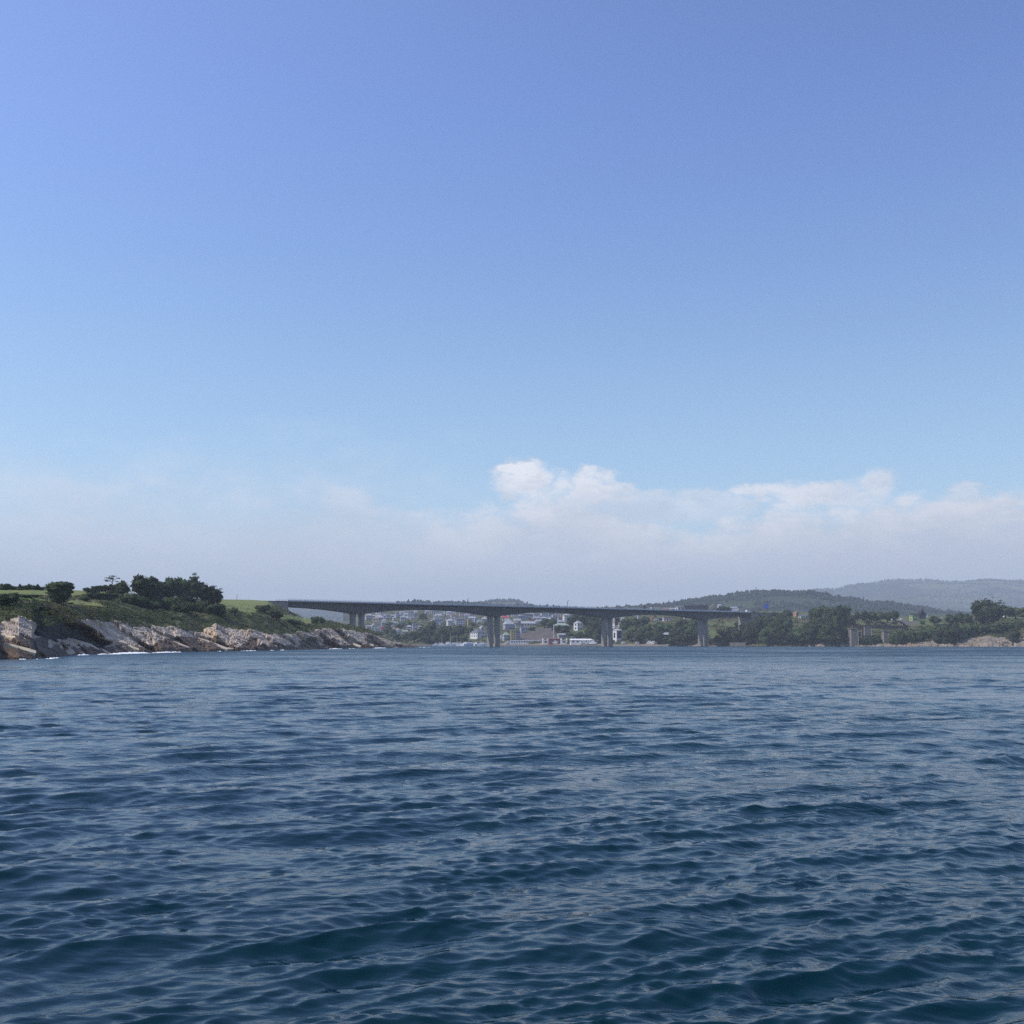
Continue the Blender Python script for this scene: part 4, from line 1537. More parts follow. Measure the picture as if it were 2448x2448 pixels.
clump([(1302, 1502, 1480, 28, D), (1319, 1507, 1478, 32, Mi), (1336, 1512, 1494, 28, D), (1352, 1514, 1495, 30, D), (1364, 1526, 1513, 22, D), (1270, 1508, 1500, 18, D)],
      "houses left of the white manor", "trees left of the white manor", D)
clump([(1380, 1502, 1468, 36, D), (1401, 1502, 1468, 38, D), (1420, 1522, 1474, 42, D), (1432, 1532, 1484, 38, D), (1410, 1528, 1500, 32, D), (1385, 1532, 1513, 34, D), (1405, 1534, 1514, 34, D), (1425, 1537, 1514, 30, D), (1366, 1500, 1474, 26, D)],
      "park wood behind the white manor", "park wood behind the white manor", D)
tree(FAR, 1732, 1464, 1448, 40, 'bush', D, "dark domed bush rising behind the bridge rail past the last piers", None, "shrub", "shrub", Y=1440)


# ------------------------------------------------------------------ buildings
WIN_MESH = mesh_py("window_pane", [(-.5, -.06, 0), (.5, -.06, 0), (.5, .06, 0), (-.5, .06, 0), (-.5, -.06, 1), (.5, -.06, 1), (.5, .06, 1), (-.5, .06, 1)],
                   [(0, 3, 2, 1), (4, 5, 6, 7), (0, 1, 5, 4), (1, 2, 6, 5), (2, 3, 7, 6), (3, 0, 4, 7)])
WIN_MESH.materials.append(M['glass'])
HRG = random.Random(3)
W_WHITE, W_CREAM, W_GREY, W_BLUE, W_PINK = (.68, .67, .65), (.62, .56, .42), (.42, .43, .45), (.45, .50, .58), (.52, .44, .42)
W_LAV, W_YEL, W_OCH, W_DARK, W_GRN = (.40, .40, .45), (.70, .52, .16), (.44, .36, .18), (.06, .065, .075), (.36, .45, .20)
R_SLATE, R_RED, R_PALE, R_BROWN, R_BLACK, R_GREEN = (.13, .14, .16), (.42, .07, .07), (.36, .37, .39), (.24, .15, .11), (.035, .036, .04), (.28, .33, .28)


def house(px, base, w, h, roof, wall, roofc, yaw, wins, label, rtype='gable', depth=0.8, name="house", cat="house", group="houses of the town", land=None, Y=None, chimney=False, sink=5.0):
    land = land or FAR
    loc = land.at(px, base) if Y is None else P(px, base, Y)
    k = loc.y / FPX
    ang = math.radians(yaw)
    ww = w * k
    # the pixel width covers the turned plan
    L = ww / (abs(math.cos(ang)) + depth * abs(math.sin(ang)))
    Dp = L * depth
    H, R = h * k, roof * k
    o = empty(name, loc, ang)
    tag(o, label, cat, group)

    def walls(V, F):
        box(V, F, (0, 0, -sink), L, Dp, H + sink)
        if rtype == 'gable' and R > .3:
            b = len(V)
            for x in (-L / 2 + .01, L / 2 - .01):
                V.extend([(x, -Dp / 2 + .01, H), (x, Dp / 2 - .01, H), (x, 0, H + R * .93)])
            F.extend([(b, b + 1, b + 2), (b + 3, b + 5, b + 4)])
        if rtype == 'front' and R > .3:
            b = len(V)
            for y in (-Dp / 2 + .01, Dp / 2 - .01):
                V.extend([(-L / 2 + .01, y, H), (L / 2 - .01, y, H), (0, y, H + R * .93)])
            F.extend([(b, b + 1, b + 2), (b + 3, b + 5, b + 4)])
    part("wall", o, paint(wall), walls)

    def roofs(V, F):
        e = .35
        t = .25
        if rtype == 'flat' or R <= .3:
            box(V, F, (0, 0, H + .004), L + .5, Dp + .5, max(.35, R))
            return
        l2, d2 = L / 2 + e, Dp / 2 + e
        if rtype == 'gable':
            ridge = [(-l2, 0), (l2, 0)]
        elif rtype == 'front':
            ridge = [(0, -d2), (0, d2)]
        else:
            rl = max(0.05, l2 - d2 * .9)
            ridge = [(-rl, 0), (rl, 0)] if l2 > d2 else [(0, -(d2 - l2 * .9)), (0, d2 - l2 * .9)]
        ev = [(-l2, -d2), (l2, -d2), (l2, d2), (-l2, d2)]
        b = len(V)
        for dz in (0, t):
            for (x, y) in ev:
                V.append((x, y, H - .05 + dz))
            for (x, y) in ridge:
                V.append((x, y, H + R + dz))
        if rtype == 'front' or (rtype == 'hip' and l2 <= d2):
            fs = [(0, 1, 4), (1, 2, 5, 4), (2, 3, 5), (3, 0, 4, 5)]
        else:
            fs = [(0, 1, 5, 4), (1, 2, 5), (2, 3, 4, 5), (3, 0, 4)]
        for f in fs:
            F.append(tuple(b + 6 + i for i in f))
        for k2 in range(4):
            F.append((b + k2, b + (k2 + 1) % 4, b + 6 + (k2 + 1) % 4, b + 6 + k2))
        F.append((b + 3, b + 2, b + 1, b))
    rf = part("roof", o, paint(roofc), roofs)
    if chimney:
        part("chimney", rf, paint(roofc), lambda V, F: box(V, F, (L * .3, 0, H + R * .3), 1.4, 1.4, R * 1.1))
    nx, nz, ny = wins
    sw, sh = None, None

    def win(x, y, z, sx, sz, rz):
        m = bpy.data.objects.new("window", WIN_MESH)
        m.parent = o
        m.location = (x, y, z)
        m.scale = (sx, 1, sz)
        m.rotation_euler = (0, 0, rz)
        col.objects.link(m)
    for iz in range(nz):
        z = H * (iz + .28) / nz
        for ix in range(nx):
            win(-L / 2 + L * (ix + .5) / nx, -Dp / 2, z, L / nx * .42, H / nz * .52, 0)
        for iy in range(ny):
            win(-L / 2, -Dp / 2 + Dp * (iy + .5) / ny, z, Dp / ny * .42, H / nz * .52, math.pi / 2)
    if h >= 8 and nx > 1:
        part("door", o, paint((.10, .07, .05)), lambda V, F: box(V, F, (L * .02, -Dp / 2 - .03, -.5), min(1.6, L * .12), .16, 2.4))
    return o


T = [
    # px, base, w, h, roof, wall, roofcol, yaw, wins, label, rtype, depth
    (882, 1482, 19, 10, 3, W_GREY, R_PALE, 20, (3, 2, 2), "pale block partly hidden behind the first bridge pier", 'hip', .7),
    (906, 1485, 22, 7, 6, W_GREY, R_PALE, 12, (3, 1, 1), "wide grey-roofed house above the green-gabled one", 'hip', .6),
    (917, 1490, 10, 5, 3, W_WHITE, R_PALE, 25, (2, 1, 1), "small white house above the red roof", 'gable', .7),
    (915, 1515, 16, 9, 7, W_BLUE, R_RED, 10, (2, 1, 1), "pale house with the red roof at the town's left", 'front', .8),
    (893, 1504, 14, 6, 6, W_CREAM, R_PALE, 20, (2, 1, 1), "cream cottage left of the red-roofed house", 'front', .8),
    (941, 1486, 7, 8, 2, W_WHITE, R_PALE, 28, (1, 2, 1), "narrow white house in the upper left town", 'gable', .8),
    (927, 1481, 12, 9, 4, W_LAV, R_SLATE, 10, (2, 2, 1), "lavender-grey house left of the narrow white one", 'hip', .8),
    (949, 1477, 9, 11, 2, W_LAV, R_PALE, 15, (2, 3, 1), "tall pale block above the narrow white house", 'flat', .8),
    (955, 1498, 13, 10, 1, W_GREY, R_PALE, 18, (2, 2, 1), "grey flat-topped block mid-slope in the left town", 'flat', .7),
    (965, 1483, 20, 4, 4, W_GREY, R_PALE, 8, (3, 1, 1), "long low pale-roofed house below the upper blocks", 'gable', .5),
    (952, 1518, 10, 11, 2, W_WHITE, R_PALE, 25, (2, 2, 1), "white two-storey house low on the left slope", 'hip', .8),
    (967, 1516, 15, 5, 4, W_GREY, R_GREEN, 12, (2, 1, 1), "low grey-green house right of the white two-storey one", 'gable', .6),
    (992, 1506, 14, 13, 1, W_LAV, R_PALE, 14, (2, 3, 1), "square blue-grey block at the edge of the dark bluff", 'flat', .8),
    (1003, 1503, 7, 3, 3, W_PINK, R_PALE, 20, (1, 1, 1), "tiny pinkish hut right of the square block", 'gable', .8),
    (981, 1480, 16, 15, 2, W_LAV, R_PALE, 10, (3, 4, 2), "lavender apartment tower under the middle of the left span", 'flat', .7),
    (1020, 1467, 9, 5, 2, W_WHITE, R_PALE, 20, (2, 1, 1), "small white house high beside the dark tree", 'gable', .7),
    (1033, 1496, 9, 11, 2, W_WHITE, R_PALE, 30, (1, 1, 1), "bright white gabled house on the bluff's shoulder", 'front', .9),
    (1048, 1494, 22, 12, 7, W_LAV, R_SLATE, 15, (4, 2, 2), "large mauve-grey house right of the bright gabled one", 'hip', .7),
    (1040, 1469, 20, 7, 2, W_GREY, R_PALE, 10, (4, 2, 1), "pale long block close under the deck, left one", 'flat', .5),
    (1060, 1470, 18, 6, 2, W_GREY, R_PALE, 6, (4, 1, 1), "pale grey block beside the white row under the deck", 'flat', .5),
    (1080, 1471, 26, 6, 3, W_WHITE, R_PALE, 10, (6, 1, 1), "white row house with dark openings under the deck", 'gable', .4),
    (1076, 1496, 19, 11, 5, W_WHITE, R_PALE, 25, (3, 2, 2), "white villa half hidden by shrubs left of the yellow house", 'hip', .8),
    (1073, 1482, 6, 8, 1, W_BLUE, R_PALE, 20, (1, 2, 1), "pale blue turret house above the white villa", 'flat', .9),
    (1099, 1496, 24, 15, 4, W_LAV, R_SLATE, 12, (4, 3, 2), "big mauve block left of the yellow house", 'hip', .7),
    (1119, 1496, 11, 11, 3, W_YEL, R_BROWN, 28, (1, 2, 1), "yellow house on the town slope", 'front', .9),
    (1106, 1474, 18, 8, 4, W_PINK, R_BROWN, 10, (3, 2, 1), "brownish terrace above the big mauve block", 'gable', .6),
    (1130, 1478, 20, 8, 4, W_PINK, R_SLATE, 12, (3, 2, 1), "dim brownish house under the deck above the yellow house", 'gable', .6),
    (1143, 1490, 9, 4, 2, W_WHITE, R_PALE, 22, (1, 1, 1), "small white cottage right of the yellow house", 'gable', .8),
    (1157, 1488, 16, 7, 4, W_GREY, R_PALE, 10, (3, 1, 1), "grey-roofed house left of the second piers", 'hip', .7),
    (1152, 1511, 12, 9, 4, W_WHITE, R_PALE, 30, (1, 1, 1), "white gabled house above the big harbour house", 'front', .9),
    (1143, 1525, 40, 11, 9, W_WHITE, R_SLATE, 42, (4, 2, 4), "big white corner house with two rows of windows above the marina", 'hip', .9),
    (1168, 1514, 5, 5, 1, W_WHITE, R_PALE, 20, (1, 1, 1), "little white house touching the second piers", 'flat', .9),
    (1215, 1506, 28, 12, 11, W_LAV, R_PALE, 18, (4, 2, 2), "large house with broad grey roof right of the second piers", 'hip', .8),
    (1208, 1484, 16, 6, 4, W_PINK, R_RED, 12, (3, 1, 1), "house with dull red roof right of the second piers top", 'gable', .6),
    (1236, 1489, 18, 5, 4, W_BLUE, R_PALE, 12, (3, 1, 1), "pale blue-roofed house in the middle town", 'gable', .6),
    (1239, 1501, 17, 8, 5, W_GREY, R_SLATE, 8, (3, 1, 1), "slate-gabled grey house below the pale blue one", 'front', .7),
    (1230, 1476, 18, 8, 3, W_LAV, R_PALE, 12, (3, 2, 1), "pale upper house right of the dull red roof", 'hip', .6),
    (1210, 1531, 19, 12, 7, W_GREY, R_GREEN, 22, (2, 2, 2), "grey-green harbour house right of the second piers", 'hip', .8),
    (1199, 1529, 8, 10, 0.5, W_WHITE, R_PALE, 8, (1, 2, 1), "bright white annex against the second piers", 'flat', .8),
    (1226, 1532, 12, 23, 1, W_OCH, R_PALE, 10, (2, 4, 1), "ochre four-storey house on the harbour", 'flat', .8),
    (1238, 1532, 12, 21, 1, (.17, .18, .21), R_SLATE, 8, (2, 4, 1), "dark slate-clad house right of the ochre one", 'flat', .8),
    (1248, 1516, 10, 14, 2, W_BLUE, R_PALE, 22, (1, 3, 1), "pale blue tower house above the bare earth slope", 'flat', .9),
    (1264, 1480, 22, 8, 3, W_GREY, R_SLATE, 10, (4, 2, 1), "long grey block under the deck in the middle town", 'flat', .5),
    (1282, 1480, 15, 11, 2, W_LAV, R_PALE, 12, (3, 3, 1), "lavender apartment block in the middle town", 'flat', .7),
    (1286, 1490, 14, 4, 3, W_WHITE, R_PALE, 15, (3, 1, 1), "white low house left of the dark tree clump", 'gable', .6),
    (1299, 1477, 15, 9, 1, W_BLUE, R_PALE, 14, (3, 3, 1), "pale blue apartments with balcony bands under the deck", 'flat', .7),
    (1317, 1478, 16, 12, 1, (.26, .29, .34), R_SLATE, 8, (3, 3, 1), "dark blue-grey block right of the pale blue apartments", 'flat', .7),
    (1262, 1498, 34, 7, 5, W_PINK, R_PALE, 8, (5, 1, 1), "long mauve terrace above the bare earth slope", 'gable', .4),
    (1257, 1508, 18, 6, 4, W_GREY, R_SLATE, 14, (3, 1, 1), "grey roofed house below the long mauve terrace", 'gable', .6),
    (1317, 1489, 12, 8, 3, W_WHITE, R_WHITE if False else (.6, .6, .6), 35, (1, 1, 1), "bright white cube house right of the dark tree clump", 'flat', .9),
    (1353, 1487, 18, 15, 3, W_WHITE, R_PALE, 20, (3, 3, 2), "tall pale house under the deck left of the park wood", 'hip', .8),
    (1341, 1508, 38, 12, 6, W_DARK, R_GREEN, 8, (5, 1, 2), "dark pavilion with wide pale green roof", 'hip', .6),
    (1342, 1526, 20, 7, 3, W_GREY, R_PALE, 18, (3, 1, 1), "small grey and white house above the maroon hall", 'gable', .7),
    (1382, 1507, 21, 16, 6, W_WHITE, R_PALE, 38, (2, 2, 1), "white manor with tall windows on the grassy mound", 'hip', .9),
    (1255, 1538, 72, 6, 1.5, (.55, .55, .54), (.7, .7, .7), 3, (12, 1, 1), "long low pale quayside hall with light roof band", 'flat', .25),
    (1303, 1539, 16, 7, 1, W_WHITE, (.7, .7, .7), 4, (1, 1, 1), "white gatehouse with two posts left of the maroon hall", 'flat', .5),
    (1325, 1539, 30, 11, 2, (.24, .09, .10), (.22, .10, .10), 4, (4, 1, 1), "maroon boat hall on the quay", 'gable', .5),
    (1348, 1539, 16, 8, 1, W_WHITE, (.7, .7, .7), 4, (1, 1, 1), "white gatehouse with two posts right of the maroon hall", 'flat', .5),
    (1396, 1538, 66, 7, 3, W_WHITE, (.75, .75, .74), 4, (6, 1, 1), "long white-roofed quay shed left of the third piers", 'gable', .3),
    (1432, 1531, 7, 11, 0.5, W_GREY, R_PALE, 10, (1, 2, 1), "pale square tower beside the third piers", 'flat', .9),
    (1370, 1529, 10, 5, 1, W_GREY, (.6, .6, .6), 6, (1, 1, 1), "small pale block on the end of the white quay shed", 'flat', .6),
    (1476, 1533, 23, 24, 5, W_WHITE, R_PALE, 32, (1, 1, 1), "tall white house with one huge dark window beside the third piers", 'hip', .95),
    (1472, 1502, 15, 11, 1, W_WHITE, R_PALE, 24, (2, 2, 1), "white house above the one with the huge dark window", 'flat', .8),
    (1471, 1489, 14, 10, 0.5, W_PINK, R_PALE, 20, (2, 2, 1), "pinkish house close under the deck right of the third piers", 'flat', .8),
    (1482, 1502, 10, 10, 2, W_CREAM, R_BROWN, 20, (1, 2, 1), "tan house behind the white ones right of the third piers", 'gable', .8),
    (1488, 1483, 8, 3, 2, W_WHITE, R_PALE, 15, (1, 1, 1), "small white roof right of the pinkish house", 'gable', .7),
    (1525, 1480, 5, 8, 0.5, W_WHITE, R_PALE, 20, (1, 1, 1), "slim white tower among the trees of the right-hand span", 'flat', .9),
    (1518, 1495, 5, 3, 1, W_WHITE, R_PALE, 20, (1, 1, 1), "tiny white hut below the slim white tower", 'gable', .9),
    (1559, 1484, 7, 7, 2, (.52, .20, .10), R_BROWN, 20, (1, 1, 1), "orange house on the brow of the right-hand span", 'gable', .8),
    (1565, 1485, 7, 3, 1, W_WHITE, R_PALE, 15, (1, 1, 1), "low white house at the foot of the orange one", 'gable', .7),
    (1577, 1485, 9, 6, 1, (.10, .16, .40), R_SLATE, 12, (2, 1, 1), "blue house right of the orange one", 'flat', .7),
    (1594, 1486, 20, 8, 2, W_PINK, R_BROWN, 12, (3, 1, 1), "pink terraced house right of the blue one", 'flat', .6),
    (1638, 1481, 8, 4, 1.5, W_WHITE, R_PALE, 15, (1, 1, 1), "white shed under the deck left of the last piers", 'gable', .7),
    (1620, 1523, 5, 4, 1, W_WHITE, R_PALE, 15, (1, 1, 1), "tiny white hut right of the shaded pavilion", 'gable', .8),
    (1597, 1524, 36, 6, 5, W_DARK, R_PALE, 8, (4, 1, 1), "shaded pavilion with pale roof on the wooded shore", 'hip', .6),
    (1541, 1459, 8, 10, 1, W_DARK, R_BLACK, 10, (1, 2, 1), "small dark block standing up behind the bridge rail", 'flat', .8),
    (1559, 1459, 7, 8, 4, W_WHITE, R_BLACK, 30, (1, 1, 1), "white gable with dark roof behind the bridge rail", 'front', .9),
    (1462, 1459, 14, 5, 2, W_PINK, R_BROWN, 10, (2, 1, 1), "brownish house showing over the deck at the third piers", 'gable', .7),
    (1480, 1459, 20, 6, 1.5, W_GREY, R_SLATE, 8, (3, 1, 1), "grey flat-roofed house showing over the deck right of the third piers", 'flat', .6),
    (1592, 1461, 18, 4, 4, W_GREY, R_BROWN, 12, (2, 1, 1), "brown-roofed house behind the bridge rail", 'gable', .7),
    (1608, 1461, 14, 5, 2, W_WHITE, R_PALE, 15, (2, 1, 1), "small white house left of the long dark building", 'gable', .7),
    (1625, 1461, 20, 9, 4, W_WHITE, R_SLATE, 20, (2, 1, 1), "white wing with slanted roof joining the long dark building", 'gable', .7),
    (1663, 1462, 58, 13, 4, W_DARK, R_BLACK, 6, (6, 2, 1), "long dark glazed building above the bridge deck", 'hip', .35),
    (1720, 1452, 9, 5, 2, W_WHITE, R_PALE, 15, (1, 1, 1), "white farmhouse on the hill left of the domed bush", 'gable', .8),
    (1754, 1456, 16, 3, 2, W_WHITE, R_PALE, 8, (3, 1, 1), "long pale farm shed on the hill above the bridge end", 'gable', .4),
    (1764, 1461, 5, 4, 2, W_WHITE, R_PALE, 20, (1, 1, 1), "tiny white house on the hill left of the white van", 'gable', .8),
    (1903, 1475, 12, 7, 5, (.66, .36, .18), R_BROWN, 25, (1, 1, 1), "orange-gabled house on the wooded bank", 'front', .9),
    (1919, 1481, 20, 8, 3, (.50, .56, .46), R_SLATE, 15, (3, 1, 1), "pale green house right of the orange gable", 'gable', .7),
    (1922, 1482, 12, 4, 2, W_WHITE, R_PALE, 15, (2, 1, 1), "small white house in front of the pale green one", 'gable', .7),
    (2042, 1477, 10, 3, 1, W_WHITE, R_SLATE, 10, (2, 1, 1), "low white cottage behind the humped wood", 'gable', .7),
    (2184, 1484, 17, 14, 3, W_GRN, R_BLACK, 18, (2, 2, 1), "lime green house with black roof on the right bank", 'hip', .8),
    (2202, 1481, 20, 11, 10, W_DARK, R_BLACK, 12, (3, 2, 1), "black chalet with steep gable and chimney", 'front', .8),
    (2214, 1475, 7, 7, 1, W_WHITE, R_BLACK, 10, (1, 1, 1), "white arched annex right of the black chalet", 'flat', .8),
    (2250, 1482, 5, 4, 1, W_WHITE, R_PALE, 20, (1, 1, 1), "small white hut between the trees right of the chalet", 'gable', .8),
    (2331, 1482, 9, 4, 2, W_CREAM, R_BROWN, 15, (1, 1, 1), "cream cottage under the left edge of the great dark tree", 'gable', .8),
    (2311, 1501, 10, 6, 3, W_CREAM, R_BROWN, 15, (1, 1, 1), "cream hut among bushes on the right cliff", 'front', .8),
]
# the crowded grey streets between the houses one can point out
FRG = random.Random(8)
STREETS = [(876, 1165, 1466, 1496, 62, "in the crowded upper town under the left span", "crowded upper town under the left span"),
           (1202, 1345, 1468, 1498, 40, "in the crowded streets right of the second piers", "crowded streets right of the second piers"),
           (880, 990, 1494, 1514, 14, "on the lower left town slope", "lower left town slope")]
GROUP_OF = {}
for (x0, x1, y0, y1, n, lab, grp) in STREETS:
    for i in range(n):
        px = FRG.uniform(x0, x1)
        if 1000 < px < 1030 or 1164 < px < 1170:
            continue
        base = FRG.uniform(y0, y1)
        wn, wl = FRG.choice([("grey", W_GREY), ("lavender", W_LAV), ("mauve", W_LAV), ("pinkish", W_PINK), ("bluish", W_BLUE), ("off-white", (.55, .54, .52))])
        rn, rf = FRG.choice([("slate", R_SLATE), ("pale", R_PALE), ("brown", R_BROWN), ("mid-grey", (.26, .27, .30))])
        rt = FRG.choice(['gable', 'hip', 'flat', 'gable'])
        full = "%s house with %s %s roof %s" % (wn, rn, {'gable': 'gabled', 'hip': 'hipped', 'flat': 'flat'}[rt], lab)
        GROUP_OF[full] = grp
        T.append((px, base, FRG.uniform(9, 18), FRG.uniform(4, 8), FRG.uniform(2, 4), wl, rf, FRG.uniform(5, 28), (FRG.choice([2, 3]), FRG.choice([1, 2]), 1), full, rt, .6))
FIXED_Y = {1541: 1760, 1559: 0, 1462: 1800, 1480: 1800, 1592: 1650, 1608: 1640, 1625: 1600, 1663: 1570, 1720: 2350, 1754: 2300, 1764: 1900}
for (px, base, w, h, roof, wall, roofc, yaw, wins, label, rtype, depth) in T:
    Yf = FIXED_Y.get(px) if base < 1464 else None
    if px == 1559 and base < 1464:
        Yf = 1740
    nm = "house"
    ct = "house"
    if any(x in label for x in ("shed", "hall")):
        nm, ct = "quay_building", "building"
    elif any(x in label for x in ("block", "apartment", "building", "tower")):
        nm, ct = "building", "building"
    elif 'pavilion' in label:
        nm, ct = "pavilion", "pavilion"
    o = house(px, base, w, h, roof, wall, roofc, yaw, wins, label, rtype, depth, nm, ct, GROUP_OF.get(label, "buildings of the far shore"), Y=Yf, chimney=('chimney' in label), sink=14.0 if Yf else 6.0)
    if 'gatehouse' in label:
        k = o.location.y / FPX
        for sg in (-1, 1):
            part("gate_post", o, M['white_paint'], lambda V, F: box(V, F, (sg * 6.4 * k, -.2, 0), 3.2 * k, 3.4 * k, 12.5 * k))
    if 'huge dark window' in label:
        k = o.location.y / FPX
        L = 23 * k / (math.cos(math.radians(32)) + .95 * math.sin(math.radians(32)))
        part("front_window", o, M['glass'], lambda V, F: box(V, F, (0, -L * .475, 3.2), L * .74, .3, 17 * k))
        part("plinth", o, M['white_paint'], lambda V, F: box(V, F, (0, 0, -2.2), L * 1.12, L * 1.1, 3.0))

# ------------------------------------------------------------------ ruined ore-loading jetty
def ruin_pillar(px, base, top, w, label, taper=.86):
    loc = FAR.at(px, min(base, 1544))
    loc.z = max(loc.z, -0.5)
    k = loc.y / FPX
    H = (base - top) * k
    o = empty("ruined_pillar", loc, math.radians(12))
    tag(o, label, "pillar", "ruined masonry pillars")
    W = w * k * .82
    Dp = W * .8

    def shaft(V, F):
        b = len(V)
        for z, s in ((-6, 1.03), (0, 1.0), (H * .93, taper)):
            for (ax, ay) in ((-1, -1), (1, -1), (1, 1), (-1, 1)):
                V.append((ax * W / 2 * s, ay * Dp / 2 * s, z))
        for i in range(2):
            for q in range(4):
                F.append((b + i * 4 + q, b + i * 4 + (q + 1) % 4, b + i * 4 + 4 + (q + 1) % 4, b + i * 4 + 4 + q))
        F.append((b + 8, b + 9, b + 10, b + 11))
    part("shaft", o, M['masonry'], shaft)
    part("capstone", o, M['masonry'], lambda V, F: box(V, F, (0, 0, H * .93), W * .98, Dp * .98, H * .07))
    for sg in (-1, 1):
        part("corner_quoin", o, paint((.50, .48, .44)), lambda V, F: tube(V, F, (sg * W * .485, -Dp * .485, -2), (sg * W * .485 * taper, -Dp * .485 * taper, H * .93), W * .035, W * .035, 4))
    return o


ruin_pillar(2040, 1545, 1503, 25, "tallest ruined stone pillar standing at the water's edge", .88)
ruin_pillar(2072, 1537, 1499, 24, "middle ruined stone pillar with a dark niche", .92)
ruin_pillar(2116, 1537, 1507, 18, "right ruined stone pillar, narrow and overgrown", .8)


def gantry():
    a = P(2036, 1494, 1204)
    b = P(2168, 1494, 1225)
    d = (b - a)
    L = d.length
    o = empty("loading_gantry", a, math.atan2(d.y, d.x))
    tag(o, "rusted iron gantry with two bowed trusses across the ruined pillars", "gantry")
    k = 1204 / FPX
    part("girder", o, M['rust'], lambda V, F: box(V, F, (L * .5, 0, -3.6), L, 3.2, 3.2))
    part("rail", o, M['rust'], lambda V, F: box(V, F, (L * .18, -1.1, -.6), L * .36, .3, .5))
    for x0, x1, hh in ((L * .36, L * .64, 4.2), (L * .66, L * .98, 4.6)):
        def bow(V, F):
            n = 10
            for sy in (-1.1, 1.1):
                for i in range(n):
                    t0, t1 = i / n, (i + 1) / n
                    za, zb = -.6 + hh * math.sin(math.pi * t0) ** .8, -.6 + hh * math.sin(math.pi * t1) ** .8
                    tube(V, F, (x0 + (x1 - x0) * t0, sy, za), (x0 + (x1 - x0) * t1, sy, zb), .6, .6, 4)
                for i in range(1, n, 2):
                    t0 = i / n
                    tube(V, F, (x0 + (x1 - x0) * t0, sy, -.8), (x0 + (x1 - x0) * t0, sy, -.6 + hh * math.sin(math.pi * t0) ** .8), .22, .22, 4)
        part("bowed_truss", o, M['rust'], bow)
    for px in (2040, 2072, 2116, 2160):
        x = L * (px - 2036) / 132
        part("support", o, M['rust'], lambda V, F: (tube(V, F, (x - 2, 0, -6.5), (x - 1, 0, -2.2), .35, .35, 4), tube(V, F, (x + 2, 0, -6.5), (x + 1, 0, -2.2), .35, .35, 4)))


gantry()


# ------------------------------------------------------------------ masts, sign, poles
def simple_pole(name, loc, h, r, mat, label, cat, arm=None):
    o = empty(name, loc)
    tag(o, label, cat)
    part("pole", o, mat, lambda V, F: tube(V, F, (0, 0, -1), (0, 0, h), r, r * .6))
    if arm:
        part("crossarm", o, mat, lambda V, F: (box(V, F, (0, 0, h * .93), arm, r * 1.4, r * 1.4), box(V, F, (0, 0, h * .72), arm * .5, r * 1.4, r * 1.4)))
    return o


p = LEFT.at(566, 1436)
simple_pole("marker_post", p, 4.6, .2, M['steel_dark'], "slim post standing on the meadow skyline right of the grove", "post")
p = LEFT.at(594, 1437)
simple_pole("marker_post", p, 3.6, .11, M['rail'], "fainter thin post on the skyline near the bridge end", "post")
p = FAR.at(1323, 1538)
simple_pole("mast", p, 44 * p.y / FPX, .45, M['rail'], "tall pale mast on the quay in front of the maroon hall", "mast", 1.6)
p = FAR.at(2376, 1482)
simple_pole("utility_pole", p, 56 * p.y / FPX, .3, M['steel_dark'], "utility pole with crossarm sticking out of the great dark tree", "pole", 3.4)
q = P(1808, 1418, 3300)
simple_pole("radio_mast", (q.x, q.y, q.z - 4), 22, .9, M['steel_dark'], "radio mast on the crest of the wooded hill", "mast", 3.0)

loc = P(1833, 1466, 1400)
o = empty("road_sign", loc, math.radians(8))
tag(o, "bright blue square road sign above the trees at the bridge end", "sign")
k = 1400 / FPX
part("panel", o, M['blue_sign'], lambda V, F: box(V, F, (0, 0, 11.5 * k), 10 * k, .35, 9.5 * k))
part("stripe", o, material("sign_stripe", (.20, .28, .62), None, 1, .6), lambda V, F: box(V, F, (0, -.2, 15.2 * k), 8 * k, .1, 1.3 * k))
for sg in (-1, 1):
    part("post", o, M['steel_dark'], lambda V, F: tube(V, F, (sg * 3 * k, .3, -8), (sg * 3 * k, .3, 20 * k), .14, .14))

for px, py, lab in ((2135, 1483, "white parked car under the tree row left of the green house"), (2155, 1483, "white parked car beside the reddish plot left of the green house"), (2402, 1477, "pale parked car on the grass by the right frame edge")):
    p = FAR.at(px, py)
    car(p + Vector((0, 0, .35)), math.radians(12), 4.6, 1.9, 1.6, M['white_paint'], lab, grp="cars parked on the right bank")


